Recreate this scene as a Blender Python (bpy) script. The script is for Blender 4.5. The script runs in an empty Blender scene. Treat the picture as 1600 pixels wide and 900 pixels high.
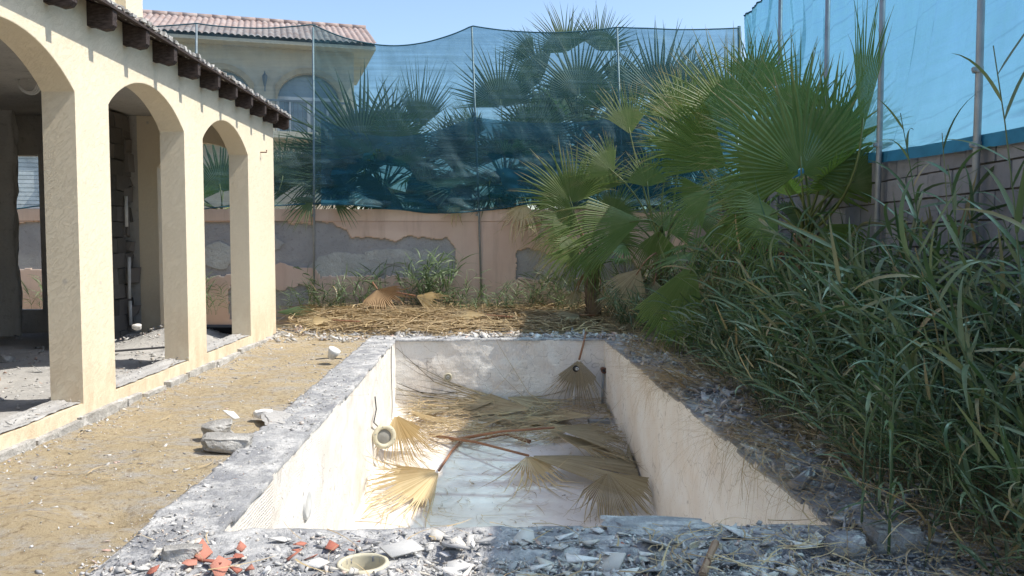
import bpy, math, random
import numpy as np
from mathutils import Vector, Matrix
random.seed(7); rs = np.random.RandomState(7)
R_ = math.radians
sc = bpy.context.scene
C = sc.collection
PI = math.pi

# ------------------------------------------------------------------ camera, sky, sun, exposure
FPX = 1300.0; CH = 1.30
PITCH = math.atan(72 / FPX); YAW = math.atan(42 / FPX)
cam = bpy.data.objects.new('camera', bpy.data.cameras.new('camera')); C.objects.link(cam)
cam.data.sensor_width = 36; cam.data.lens = FPX / 1600 * 36
cam.data.clip_start = 0.05; cam.data.clip_end = 2000
cam.location = (0, 0, CH); cam.rotation_euler = (PI / 2 - PITCH, 0, -YAW)
sc.camera = cam
SUN_EL = R_(54); SUN_AZ = R_(-6)          # azimuth from +X towards -Y
sdir = Vector((math.cos(SUN_EL) * math.cos(SUN_AZ), math.cos(SUN_EL) * math.sin(SUN_AZ), math.sin(SUN_EL)))
sun = bpy.data.objects.new('sun', bpy.data.lights.new('sun', 'SUN')); C.objects.link(sun)
sun.data.energy = 3.7; sun.data.angle = R_(0.55); sun.data.color = (1, 0.95, 0.86)
sun.rotation_euler = sdir.to_track_quat('Z', 'Y').to_euler(); sun.location = (20, -3, 30)
world = bpy.data.worlds.new('World'); sc.world = world; world.use_nodes = True
wn = world.node_tree; bg = wn.nodes['Background']
sky = wn.nodes.new('ShaderNodeTexSky'); sky.sky_type = 'NISHITA'; sky.sun_disc = False
sky.sun_elevation = SUN_EL; sky.sun_rotation = PI / 2 - SUN_AZ
sky.air_density = 1.0; sky.dust_density = 1.2; sky.ozone_density = 2.0
wn.links.new(sky.outputs[0], bg.inputs[0]); bg.inputs[1].default_value = 0.15
sc.view_settings.view_transform = 'Standard'; sc.view_settings.look = 'None'
sc.view_settings.gamma = 1; sc.view_settings.exposure = 0.70
sc.view_settings.use_curve_mapping = False

# ------------------------------------------------------------------ pixel -> world (layout measured on the 1600x900 photograph)
fw = Vector((math.sin(YAW) * math.cos(PITCH), math.cos(YAW) * math.cos(PITCH), -math.sin(PITCH)))
rt = Vector((math.cos(YAW), -math.sin(YAW), 0)); up = rt.cross(fw)
def ray(px, py): return fw + rt * ((px - 800) / FPX) + up * ((450 - py) / FPX)
def PZ(px, py, z=0.0):
    d = ray(px, py); k = (z - CH) / d.z; return Vector((0, 0, CH)) + d * k
def PY(px, py, y):
    d = ray(px, py); return Vector((0, 0, CH)) + d * (y / d.y)
def PXX(px, py, x):
    d = ray(px, py); return Vector((0, 0, CH)) + d * (x / d.x)

# ------------------------------------------------------------------ noise on arrays
def vn(x, y, s, seed=0):
    x = np.asarray(x, float) / s; y = np.asarray(y, float) / s
    xi = np.floor(x).astype(np.int64); yi = np.floor(y).astype(np.int64); fx = x - xi; fy = y - yi
    fx = fx * fx * (3 - 2 * fx); fy = fy * fy * (3 - 2 * fy)
    def h(a, b):
        n = (a * 374761393 + b * 668265263 + seed * 974634777) & 0x7fffffff
        n = ((n ^ (n >> 13)) * 1274126177) & 0x7fffffff
        return ((n ^ (n >> 16)) & 0xffff) / 65535.0
    return (h(xi, yi) * (1 - fx) + h(xi + 1, yi) * fx) * (1 - fy) + (h(xi, yi + 1) * (1 - fx) + h(xi + 1, yi + 1) * fx) * fy
def fbm(x, y, s, o=4, seed=0):
    t = 0; a = .5
    for i in range(o): t = t + a * vn(x, y, s / 2 ** i, seed + i); a *= .5
    return t

# ------------------------------------------------------------------ objects
def tag(o, label=None, cat=None, group=None, kind=None):
    if label: o['label'] = label
    if cat: o['category'] = cat
    if group: o['group'] = group
    if kind: o['kind'] = kind
    return o
def thing(name, loc, label, cat, group=None):
    o = bpy.data.objects.new(name, None); C.objects.link(o); o.location = loc; o.empty_display_size = .1
    return tag(o, label, cat, group)
def link(name, me, parent=None, loc=None, rot=None, scale=None):
    o = bpy.data.objects.new(name, me); C.objects.link(o)
    if parent: o.parent = parent
    if loc is not None: o.location = loc
    if rot is not None: o.rotation_euler = rot
    if scale is not None: o.scale = scale if hasattr(scale, '__len__') else (scale,) * 3
    return o
def org(p):
    v = Vector((0, 0, 0))
    while p: v = v + Vector(p.location); p = p.parent
    return v
def meshdata(name, V, F, mat, smooth=False):
    """V (n,3); F list of faces or list of numpy arrays (m,k)"""
    me = bpy.data.meshes.new(name)
    V = np.asarray(V, dtype=np.float32).reshape(-1, 3)
    if isinstance(F, np.ndarray): F = [F]
    if len(F) and isinstance(F[0], np.ndarray):
        F = [f for f in F if len(f)]
        loops = np.concatenate([f.reshape(-1) for f in F]).astype(np.int32)
        tot = np.concatenate([np.full(len(f), f.shape[1]) for f in F]).astype(np.int32)
        st = np.concatenate([[0], np.cumsum(tot)[:-1]]).astype(np.int32)
        me.vertices.add(len(V)); me.vertices.foreach_set('co', V.reshape(-1))
        me.loops.add(len(loops)); me.loops.foreach_set('vertex_index', loops)
        me.polygons.add(len(tot)); me.polygons.foreach_set('loop_start', st); me.polygons.foreach_set('loop_total', tot)
        me.update(calc_edges=True)
    else:
        me.from_pydata([tuple(map(float, v)) for v in V], [], [tuple(map(int, f)) for f in F]); me.update()
    if smooth: me.polygons.foreach_set('use_smooth', [True] * len(me.polygons))
    me.materials.append(mat); me.validate()
    return me
def mk(name, V, F, mat, parent=None, smooth=False, kind=None):
    """verts in world coordinates; parent is an unrotated empty or part"""
    V = np.asarray(V, dtype=float).reshape(-1, 3)
    base = org(parent) if parent else Vector((0, 0, 0))
    o = link(name, meshdata(name, V - np.array(base), F, mat, smooth), parent)
    if kind: o['kind'] = kind
    if name in ('frond', 'blade', 'dead_frond') and len(V) % 18 == 0:
        at = o.data.attributes.new('tip', 'FLOAT', 'POINT'); i = (np.arange(len(V)) // 3) % 6
        at.data.foreach_set('value', np.array([0, .2, .4, .6, .82, 1.0], dtype=np.float32)[i])
    return o
class B:
    """collects shapes in world coordinates"""
    def __init__(s): s.V = []; s.F = []
    def add(s, V, F):
        n = len(s.V); s.V += [tuple(v) for v in V]; s.F += [tuple(i + n for i in f) for f in F]; return s
    def box(s, a, b, j=0):
        x0, y0, z0 = a; x1, y1, z1 = b
        V = [(x, y, z) for z in (z0, z1) for y in (y0, y1) for x in (x0, x1)]
        if j: V = [(x + random.uniform(-j, j), y + random.uniform(-j, j), z + random.uniform(-j, j)) for x, y, z in V]
        return s.add(V, [(0, 2, 3, 1), (4, 5, 7, 6), (0, 1, 5, 4), (2, 6, 7, 3), (0, 4, 6, 2), (1, 3, 7, 5)])
    def tube(s, pts, r, n=8, cap=True):
        pts = [Vector(p) for p in pts]; rr = r if hasattr(r, '__len__') else [r] * len(pts)
        V = []; F = []; t0 = (pts[1] - pts[0]).normalized()
        a = t0.orthogonal().normalized()
        for i, p in enumerate(pts):
            t = (pts[min(i + 1, len(pts) - 1)] - pts[max(i - 1, 0)]).normalized()
            a = (a - t * a.dot(t)).normalized(); b = t.cross(a)
            for k in range(n):
                an = 2 * PI * k / n; V.append(p + (a * math.cos(an) + b * math.sin(an)) * rr[i])
        for i in range(len(pts) - 1):
            for k in range(n): F.append((i * n + k, i * n + (k + 1) % n, (i + 1) * n + (k + 1) % n, (i + 1) * n + k))
        if cap: F.append(tuple(range(n))[::-1]); F.append(tuple((len(pts) - 1) * n + k for k in range(n)))
        return s.add(V, F)
    def lathe(s, c, axis, prof, n=20):
        """prof: list (r, h) along axis"""
        c = Vector(c); t = Vector(axis).normalized(); a = t.orthogonal().normalized(); b = t.cross(a); V = []; F = []
        for r, h in prof:
            for k in range(n):
                an = 2 * PI * k / n; V.append(c + t * h + (a * math.cos(an) + b * math.sin(an)) * r)
        for i in range(len(prof) - 1):
            for k in range(n): F.append((i * n + k, i * n + (k + 1) % n, (i + 1) * n + (k + 1) % n, (i + 1) * n + k))
        return s.add(V, F)
    def mk(s, name, mat, parent=None, smooth=False, kind=None): return mk(name, s.V, s.F, mat, parent, smooth, kind)
def grid(fn, nu, nv, keep=None):
    """fn(u,v arrays 0..1)->(n,3); returns V,F(quads)"""
    u, v = np.meshgrid(np.linspace(0, 1, nu + 1), np.linspace(0, 1, nv + 1), indexing='ij')
    V = fn(u.ravel(), v.ravel()); idx = np.arange((nu + 1) * (nv + 1)).reshape(nu + 1, nv + 1)
    F = np.stack([idx[:-1, :-1], idx[1:, :-1], idx[1:, 1:], idx[:-1, 1:]], -1).reshape(-1, 4)
    if keep is not None:
        c = V[F].mean(1); F = F[keep(c)]
        used = np.unique(F); mp = np.full(len(V), -1); mp[used] = np.arange(len(used)); V = V[used]; F = mp[F]
    return V, F
def merge(parts):
    Vs = []; by = {}; n = 0
    for V, Fl in parts:
        V = np.asarray(V); Vs.append(V)
        for f in (Fl if isinstance(Fl, list) else [Fl]): by.setdefault(f.shape[1], []).append(f + n)
        n += len(V)
    return np.concatenate(Vs), [np.concatenate(a) for a in by.values()]

# ------------------------------------------------------------------ materials
class Mt:
    def __init__(s, name, rough=.9, spec=.25):
        s.m = bpy.data.materials.new(name); s.m.use_nodes = True; s.t = s.m.node_tree; s.n = s.t.nodes
        s.b = s.n['Principled BSDF']; s.b.inputs['Roughness'].default_value = rough
        s.b.inputs['Specular IOR Level'].default_value = spec
        s.tc = s.n.new('ShaderNodeTexCoord'); s.v = s.tc.outputs['Object']
    def map(s, scale=(1, 1, 1), rot=(0, 0, 0), v=None):
        m = s.n.new('ShaderNodeMapping'); m.inputs['Scale'].default_value = scale; m.inputs['Rotation'].default_value = rot
        s.t.links.new(v or s.v, m.inputs['Vector']); return m.outputs[0]
    def noise(s, scale, detail=5, rough=.6, v=None, dist=0):
        n = s.n.new('ShaderNodeTexNoise'); n.inputs['Scale'].default_value = scale; n.inputs['Detail'].default_value = detail
        n.inputs['Roughness'].default_value = rough; n.inputs['Distortion'].default_value = dist
        s.t.links.new(v or s.v, n.inputs['Vector']); return n.outputs['Fac']
    def vor(s, scale, v=None, feat='F1'):
        n = s.n.new('ShaderNodeTexVoronoi'); n.feature = feat; n.inputs['Scale'].default_value = scale
        s.t.links.new(v or s.v, n.inputs['Vector']); return n.outputs['Distance']
    def wave(s, scale, v=None, dist=1.5, direction='Z'):
        n = s.n.new('ShaderNodeTexWave'); n.bands_direction = direction; n.inputs['Scale'].default_value = scale
        n.inputs['Distortion'].default_value = dist; n.inputs['Detail'].default_value = 2; n.inputs['Detail Scale'].default_value = 3
        s.t.links.new(v or s.v, n.inputs['Vector']); return n.outputs['Fac']
    def ramp(s, f, stops):
        r = s.n.new('ShaderNodeValToRGB'); e = r.color_ramp.elements
        while len(e) < len(stops): e.new(.5)
        for i, (p, c) in enumerate(stops):
            e[i].position = p; e[i].color = (c[0], c[1], c[2], 1) if hasattr(c, '__len__') else (c, c, c, 1)
        s.t.links.new(f, r.inputs[0]); return r.outputs[0]
    def mix(s, f, a, b, mode='MIX'):
        m = s.n.new('ShaderNodeMix'); m.data_type = 'RGBA'; m.blend_type = mode; m.clamp_factor = True
        for k, x in ((0, f), (6, a), (7, b)):
            if hasattr(x, 'links'): s.t.links.new(x, m.inputs[k])
            elif k: m.inputs[k].default_value = (*x, 1)
            else: m.inputs[k].default_value = x
        return m.outputs[2]
    def math(s, op, a, b=0):
        m = s.n.new('ShaderNodeMath'); m.operation = op
        for k, x in ((0, a), (1, b)):
            if hasattr(x, 'links'): s.t.links.new(x, m.inputs[k])
            else: m.inputs[k].default_value = x
        return m.outputs[0]
    def island(s): return s.n.new('ShaderNodeNewGeometry').outputs['Random Per Island']
    def orand(s): return s.n.new('ShaderNodeObjectInfo').outputs['Random']
    def bump(s, h, strength, dist=.01, nrm=None):
        b = s.n.new('ShaderNodeBump'); b.inputs['Strength'].default_value = strength; b.inputs['Distance'].default_value = dist
        s.t.links.new(h, b.inputs['Height'])
        if nrm: s.t.links.new(nrm, b.inputs['Normal'])
        return b.outputs[0]
    def out(s, col=None, nrm=None, rough=None):
        if col is not None:
            if hasattr(col, 'links'): s.t.links.new(col, s.b.inputs['Base Color'])
            else: s.b.inputs['Base Color'].default_value = (*col, 1)
        if nrm is not None: s.t.links.new(nrm, s.b.inputs['Normal'])
        return s.m
    def translucent(s, col, fac):
        tr = s.n.new('ShaderNodeBsdfTranslucent'); mx = s.n.new('ShaderNodeMixShader'); mx.inputs[0].default_value = fac
        if hasattr(col, 'links'): s.t.links.new(col, tr.inputs[0])
        else: tr.inputs[0].default_value = (*col, 1)
        s.t.links.new(s.b.outputs[0], mx.inputs[1]); s.t.links.new(tr.outputs[0], mx.inputs[2])
        o = s.n['Material Output']; s.t.links.new(mx.outputs[0], o.inputs[0]); return mx

def m_stucco(name, a, b, c, relief=1.0):
    m = Mt(name, .92, .15)
    big = m.noise(.8, 5); col = m.mix(m.ramp(big, [(.35, 0), (.7, 1)]), a, b)
    fine = m.noise(35, 4); col = m.mix(m.ramp(fine, [(.3, .0), (.75, .22)]), col, c)
    drip = m.noise(1.0, 6, .7, m.map((9, 9, .7))); col = m.mix(m.ramp(drip, [(.60, 0), (.80, .35)]), col, c)
    trow = m.noise(11.5, 3, .5, m.map((1.0, 1.0, 3.4), v=m.map(rot=(R_(-38), R_(38), 0))), .9)
    tr = m.ramp(trow, [(.44, 0), (.485, .15), (.50, 1), (.515, .3), (.56, .2), (.575, .9), (.59, .3)])
    n1 = m.bump(m.noise(120, 3), .35 * relief, .004)
    n2 = m.bump(tr, .6 * relief, .004, n1)
    sx = m.n.new('ShaderNodeSeparateXYZ'); m.t.links.new(m.v, sx.inputs[0])
    base = m.math('MULTIPLY', m.ramp(sx.outputs[2], [(.0, 1), (.75, 0)]), m.ramp(m.noise(5, 6, .7, m.map((1, 1, .5))), [(.35, 0), (.62, 1)]))
    col = m.mix(m.math('MULTIPLY', base, .55), col, (.50, .34, .20) if relief > .5 else c)
    col = m.mix(m.ramp(m.vor(2.3), [(.02, .6), (.06, 0)]), col, (.45, .42, .38))
    return m.out(col, n2)
M_cream = m_stucco('cream_stucco', (.79, .70, .53), (.75, .65, .48), (.60, .50, .37))
M_soffit = M_cream
M_ncream = m_stucco('pale_house_paint', (.56, .50, .39), (.50, .44, .34), (.38, .34, .27), .3)

def m_conc(name, a, b, dark, white=None, bsc=60, bs=.7):
    m = Mt(name, .95, .15)
    col = m.mix(m.ramp(m.noise(1.7, 6, .65), [(.35, 0), (.65, 1)]), a, b)
    col = m.mix(m.ramp(m.noise(14, 6, .7), [(.55, 0), (.72, .75)]), col, dark)
    if white: col = m.mix(m.ramp(m.noise(4.5, 8, .78), [(.47, 0), (.60, .9)]), col, white)
    n = m.bump(m.noise(bsc, 6, .7), bs, .012)
    n = m.bump(m.noise(bsc / 5, 5, .6), bs * .7, .03, n)
    return m.out(col, n)
M_conc = m_conc('grey_concrete', (.36, .355, .35), (.46, .45, .43), (.17, .18, .20), (.62, .60, .57))
M_coping = m_conc('blue_grey_coping', (.25, .255, .27), (.40, .40, .40), (.12, .125, .14), (.62, .61, .59), 80, 1.0)
M_render = m_conc('bare_render', (.32, .31, .30), (.41, .395, .38), (.20, .195, .19), None, 40, .8)
M_inner = m_conc('inner_concrete', (.42, .40, .37), (.50, .48, .44), (.22, .20, .18), None, 30, .8)

def m_block(nm='grey_block', a=(.22, .218, .23), b=(.32, .315, .32)):
    m = Mt(nm, .95, .12)
    r = m.orand(); col = m.mix(r, a, b)
    col = m.mix(m.ramp(m.noise(9, 6, .7), [(.5, 0), (.75, .6)]), col, (.17, .165, .17))
    n = m.bump(m.noise(90, 5, .75), .9, .010)
    return m.out(col, n)
M_block = m_block(); M_blockd = m_block('shade_dark_block', (.10, .095, .085), (.19, .175, .16))  # darker block copy: shade of the unlit porch put into its colour
M_mortar = m_conc('mortar', (.24, .235, .235), (.30, .29, .285), (.13, .13, .13), None, 60, 1)

def m_pink():
    m = Mt('terracotta_plaster', .9, .15)
    col = m.mix(m.ramp(m.noise(1.2, 5), [(.35, 0), (.7, 1)]), (.64, .45, .345), (.70, .53, .42))
    col = m.mix(m.ramp(m.noise(1.0, 6, .7, m.map((7, 7, .8))), [(.5, 0), (.75, .5)]), col, (.40, .27, .20))
    return m.out(col, m.bump(m.noise(80, 4), .3, .004))
M_pink = m_pink()

def m_pool():
    m = Mt('white_pool_render', .9, .2)
    col = m.mix(m.ramp(m.noise(1.6, 6, .65), [(.38, 0), (.66, 1)]), (.86, .84, .80), (.77, .70, .62))
    col = m.mix(m.ramp(m.noise(1.0, 6, .7, m.map((26, 26, 3.5))), [(.60, 0), (.76, .35)]), col, (.50, .46, .41))
    col = m.mix(m.ramp(m.vor(13, m.map((1, 1, .45))), [(.0, .85), (.12, 0)]), col, (.40, .35, .31))
    wv = m.map((1, 1, 1)); ds = m.n.new('ShaderNodeVectorMath'); ds.operation = 'ADD'; nz = m.n.new('ShaderNodeTexNoise'); nz.inputs['Scale'].default_value = 3
    m.t.links.new(m.v, nz.inputs['Vector']); m.t.links.new(m.v, ds.inputs[0]); m.t.links.new(nz.outputs['Color'], ds.inputs[1])
    col = m.mix(m.ramp(m.vor(.9, ds.outputs[0], 'DISTANCE_TO_EDGE'), [(.0, .55), (.006, 0)]), col, (.30, .26, .22))
    col = m.mix(m.ramp(m.vor(38), [(.06, .9), (.13, 0)]), col, (.22, .19, .17))
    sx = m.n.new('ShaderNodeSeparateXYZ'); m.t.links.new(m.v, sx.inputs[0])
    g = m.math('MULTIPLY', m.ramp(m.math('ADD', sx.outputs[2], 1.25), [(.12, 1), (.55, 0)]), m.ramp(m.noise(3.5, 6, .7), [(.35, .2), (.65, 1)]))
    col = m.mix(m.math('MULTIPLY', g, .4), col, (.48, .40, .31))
    w1 = m.wave(17, None, 2.5, 'Z'); w2 = m.wave(17, None, 2.5, 'X')
    sel = m.ramp(m.noise(2.4, 2), [(.45, 0), (.55, 1)])
    ridg = m.mix(sel, w1, w2)
    n = m.bump(ridg, .40, .007); n = m.bump(m.noise(45, 6, .75, m.map((1, 1, .6))), .9, .012, n)
    return m.out(col, n)
M_pool = m_pool()
def m_poolfloor():
    m = Mt('white_pool_floor', .85, .25)
    col = m.mix(m.ramp(m.noise(1.3, 6, .6), [(.35, 0), (.62, 1)]), (.84, .80, .74), (.70, .645, .57))
    col = m.mix(m.ramp(m.noise(5, 7, .75), [(.57, 0), (.72, .6)]), col, (.47, .40, .33))
    return m.out(col, m.bump(m.noise(25, 5), .35, .006))
M_pfloor = m_poolfloor()

def m_sand():
    m = Mt('sandy_soil', .98, .1)
    col = m.mix(m.ramp(m.noise(.9, 6, .6), [(.35, 0), (.65, 1)]), (.47, .385, .25), (.41, .33, .21))
    col = m.mix(m.ramp(m.noise(3.3, 7, .72, m.map((1, 1.6, 1))), [(.48, 0), (.62, .85)]), col, (.41, .385, .345))
    col = m.mix(m.ramp(m.noise(24, 5, .75), [(.52, 0), (.66, .8)]), col, (.21, .155, .095))
    col = m.mix(m.ramp(m.noise(60, 3, .7), [(.62, 0), (.70, .8)]), col, (.60, .56, .50))
    col = m.mix(m.ramp(m.noise(120, 3, .7), [(.60, 0), (.70, .6)]), col, (.19, .15, .10))
    n = m.bump(m.noise(55, 6, .8), 1.0, .018); n = m.bump(m.noise(7, 5, .6), .6, .03, n)
    return m.out(col, n)
M_sand = m_sand()
M_grit = m_conc('crushed_grit', (.34, .33, .31), (.44, .42, .385), (.20, .19, .18), (.66, .64, .60), 90, 1)
M_dust = m_conc('dusty_floor', (.38, .37, .355), (.48, .465, .44), (.24, .23, .22), None, 60, .8)

def m_chip(name, stops, per='island'):
    m = Mt(name, .9, .2)
    col = m.ramp(m.island() if per == 'island' else m.orand(), stops)
    col = m.mix(m.ramp(m.noise(30, 5, .7), [(.5, 0), (.75, .5)]), col, (.30, .28, .26))
    return m.out(col, m.bump(m.noise(110, 4, .7), .6, .005))
chips = [(0, (.20, .20, .215)), (.15, (.34, .335, .33)), (.38, (.47, .46, .44)), (.62, (.60, .59, .56)), (.8, (.57, .50, .42)), (.88, (.50, .34, .28)), (.91, (.62, .60, .56)), (1, (.70, .69, .68))]
M_chip = m_chip('rubble_mix', chips); M_chipo = m_chip('rubble_shard', [(0, (.36, .36, .37)), (.2, (.52, .51, .49)), (.5, (.66, .65, .62)), (.8, (.62, .57, .49)), (1, (.74, .73, .71))], 'o')
M_red = m_chip('broken_clay', [(0, (.40, .13, .09)), (.5, (.50, .19, .13)), (1, (.58, .26, .19))], 'o')
M_white = m_chip('white_tile', [(0, (.68, .66, .62)), (1, (.80, .78, .74))], 'o')
M_lump = m_conc('concrete_lump', (.30, .29, .27), (.40, .385, .36), (.16, .155, .15), (.60, .58, .54), 80, 1)

def m_leaf(name, a, b, tip, transl, per='obj', tf=.35, rough=.5, dead=0, tips=None):
    m = Mt(name, rough, .35)
    r = m.orand() if per == 'obj' else m.island()
    col = m.mix(r, a, b)
    col = m.mix(m.ramp(m.noise(6, 4, .6), [(.5, 0), (.72, .6)]), col, tip)
    if tips:
        at = m.n.new('ShaderNodeAttribute'); at.attribute_name = 'tip'
        col = m.mix(m.ramp(m.math('ADD', at.outputs['Fac'], m.math('MULTIPLY', r, .25)), [(.86, 0), (1.05 if False else 1.0, .9)]), col, tips)
    if dead: col = m.mix(m.ramp(r, [(1 - dead * 2, 0), (1 - dead, .55), (1 - dead * .5, 1)]), col, (.36, .28, .15))
    m.translucent(transl, tf); return m.out(col, m.bump(m.noise(60, 2), .2, .002))
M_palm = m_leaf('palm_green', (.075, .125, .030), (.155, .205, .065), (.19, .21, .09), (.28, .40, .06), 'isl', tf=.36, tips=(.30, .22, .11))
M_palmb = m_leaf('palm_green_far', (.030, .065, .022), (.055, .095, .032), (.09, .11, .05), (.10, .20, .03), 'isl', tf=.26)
M_dry = m_leaf('dead_palm', (.74, .61, .37), (.50, .38, .20), (.74, .63, .42), (.5, .35, .15), 'isl', tf=.15, rough=.75, tips=(.34, .24, .12))
M_dryg = m_leaf('dead_palm_grey', (.50, .43, .28), (.30, .24, .145), (.50, .43, .29), (.3, .22, .1), 'isl', tf=.12, rough=.8, tips=(.24, .17, .09))
M_straw = m_leaf('dry_straw', (.52, .40, .22), (.30, .21, .12), (.64, .54, .36), (.4, .28, .12), 'isl', .12, .75)
M_reed = m_leaf('reed_green', (.050, .095, .040), (.215, .245, .140), (.12, .17, .07), (.07, .14, .035), 'isl', .22, .42, .07)
M_reedo = m_leaf('reed_green_near', (.075, .13, .060), (.185, .22, .12), (.11, .15, .07), (.08, .16, .04), 'obj', .22, .42, .05)
M_weed = m_leaf('weed_green', (.10, .16, .065), (.15, .20, .10), (.22, .22, .12), (.12, .2, .06), 'isl', .25, .5)
def simple(name, col, rough=.6, metal=0, bsc=60, bst=.2, var=None):
    m = Mt(name, rough, .4); m.b.inputs['Metallic'].default_value = metal
    c = m.mix(m.ramp(m.noise(5, 5, .65), [(.4, 0), (.7, 1)]), col, var or tuple(x * .7 for x in col))
    return m.out(c, m.bump(m.noise(bsc, 4), bst, .004))
M_trunk = simple('palm_trunk', (.20, .14, .09), .95, 0, 25, 1)
M_pet = simple('petiole_dry', (.30, .15, .08), .7, 0, 40, .3, (.20, .09, .05))
M_petg = simple('petiole_green', (.13, .16, .05), .5, 0, 40, .2)
def m_wood():
    m = Mt('weathered_rafter', .85, .2)
    g = m.noise(6, 6, .65, m.map((3, 14, 14)))
    col = m.mix(m.ramp(g, [(.35, 0), (.65, 1)]), (.022, .016, .014), (.085, .066, .060))
    return m.out(col, m.bump(g, .7, .006))
M_wood = m_wood()
M_stick = simple('broken_wood', (.34, .22, .14), .8, 0, 30, .6)
M_galv = simple('galvanised_pipe', (.34, .36, .37), .5, .5)
M_pvc = simple('cream_plastic', (.62, .57, .42), .5)
M_pvcw = simple('white_plastic', (.72, .72, .70), .45)
M_dark = simple('dark_gap', (.03, .03, .03), .9)
M_rust = simple('rusty_metal', (.20, .10, .07), .8, .3)
M_cable = simple('black_cable', (.03, .03, .035), .5)
M_wframe = simple('white_frame', (.60, .62, .63), .5)
M_iron = simple('grey_railing', (.12, .15, .18), .5)
def m_glass():
    m = Mt('window_glass', .12, .6); return m.out((.20, .26, .30))
M_glass = m_glass()
def m_tile():
    m = Mt('clay_roof_tile', .85, .2)
    col = m.mix(m.ramp(m.noise(3.5, 6, .7), [(.35, 0), (.68, 1)]), (.26, .19, .165), (.40, .35, .33))
    col = m.mix(m.ramp(m.vor(5.0), [(.1, .5), (.5, 0)]), col, (.26, .15, .12))
    return m.out(col, m.bump(m.noise(50, 4), .4, .006))
M_tile = m_tile()
def m_net(name, dcol, tcol, alpha, tint, fold=0):
    m = Mt(name, .6, .2); t = m.t
    weave = m.mix(.5, m.noise(1.0, 5, .6, m.map((.6, .6, 16))), m.noise(1.3, 5, .65, m.map((1.6, 1.6, .5), (0, R_(35), 0)), 1.2))
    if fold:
        fold_light = m.ramp(m.noise(1.0, 3, .5, m.map((.22, .22, 1.5)), .5), [(.38, .3), (.47, .42), (.55, .9), (.58, .45), (.68, .7), (.75, .3)])  # painted highlights and shade of folds, as bands in the net's colour and density
        weave = m.mix(.5, weave, fold_light)
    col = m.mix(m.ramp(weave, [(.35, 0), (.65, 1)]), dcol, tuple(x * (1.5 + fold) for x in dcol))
    t.links.new(col, m.b.inputs['Base Color'])
    tr = m.n.new('ShaderNodeBsdfTranslucent')
    ln = m.ramp(m.noise(1.0, 3, .5, m.map((.05, .05, 16), v=m.map(rot=(R_(7), 0, 0)))), [(.34, .62), (.42, 1), (.62, 1), (.68, .78)])
    t.links.new(m.mix(1.0, m.mix(m.ramp(weave, [(.35, 0), (.65, 1)]), tcol, tuple(x * 1.25 for x in tcol)), ln, 'MULTIPLY'), tr.inputs[0])
    m1 = m.n.new('ShaderNodeMixShader'); m1.inputs[0].default_value = .5
    t.links.new(m.b.outputs[0], m1.inputs[1]); t.links.new(tr.outputs[0], m1.inputs[2])
    tp = m.n.new('ShaderNodeBsdfTransparent'); tp.inputs[0].default_value = (*tint, 1)
    m2 = m.n.new('ShaderNodeMixShader')
    m.t.links.new(m.bump(weave, .6, .05), m.b.inputs['Normal'])
    al = m.ramp(weave, [(.38, alpha + .12), (.62, alpha - .14)])
    t.links.new(al, m2.inputs[0])
    t.links.new(m1.outputs[0], m2.inputs[1]); t.links.new(tp.outputs[0], m2.inputs[2])
    t.links.new(m2.outputs[0], m.n['Material Output'].inputs[0]); return m.m
M_net = m_net('teal_shade_net', (.085, .155, .175), (.06, .14, .17), .46, (.72, .94, 1))
M_netr = m_net('blue_shade_net', (.045, .15, .22), (.12, .31, .44), .31, (.42, .70, .87))
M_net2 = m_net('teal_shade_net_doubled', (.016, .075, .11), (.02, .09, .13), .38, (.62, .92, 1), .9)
M_hem = simple('net_hem', (.02, .09, .12), .7)

# ------------------------------------------------------------------ GROUND
PL, PR, PF, PB = -1.20, 1.60, 3.70, 11.05         # pool inner edges
COL, COR, COF, COB = -1.58, 2.05, 2.95, 11.45       # coping outer edges
BACKY = 14.43
def gz(x, y):
    x = np.asarray(x, float); y = np.asarray(y, float)
    z = -.035 + (fbm(x, y, 1.3, 4, 3) - .47) * .09 + (fbm(x, y, .16, 3, 9) - .44) * .022
    # shallow dug-out beside the coping
    z = z - .09 * np.exp(-(((x + 1.86) / .17) ** 2 + ((y - 4.08) / .13) ** 2))
    z = z + .045 * np.exp(-(((x + 2.15) / .25) ** 2 + ((y - 4.0) / .2) ** 2))
    # litter banks by the back wall and under the reeds
    z = z + .16 * np.clip((y - 12.2) / 2.2, 0, 1) + .10 * np.clip((x - 2.1) / 1.2, 0, 1)
    z = z + .03 * np.clip(1 - np.abs(x + 2.9) / .3, 0, 1)
    return z
def ground_keep(c):
    x, y = c[:, 0], c[:, 1]
    return ~((x > COL + .03) & (x < COR - .03) & (y > COF + .03) & (y < COB - .03))
gx0, gx1, gy0, gy1 = -2.95, 4.4, 1.2, 14.5
V, F = grid(lambda u, v: np.stack([gx0 + (gx1 - gx0) * u, gy0 + (gy1 - gy0) * v, gz(gx0 + (gx1 - gx0) * u, gy0 + (gy1 - gy0) * v)], -1), 245, 440, ground_keep)
far = []
for (a, b, c, d) in ((-400, gy1 - .05, 400, 600), (-400, -400, 400, gy0 + .05), (-400, gy0, gx0 + .05, gy1), (gx1 - .05, gy0, 400, gy1)):
    far.append((np.array([(a, b, -.12), (c, b, -.12), (c, d, -.12), (a, d, -.12)]), np.array([[0, 1, 2, 3]])))
V, F = merge([(V, F)] + far)
tag(mk('ground', V, F, M_sand, smooth=True), 'sandy dusty ground around the empty pool', kind='structure')

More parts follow.
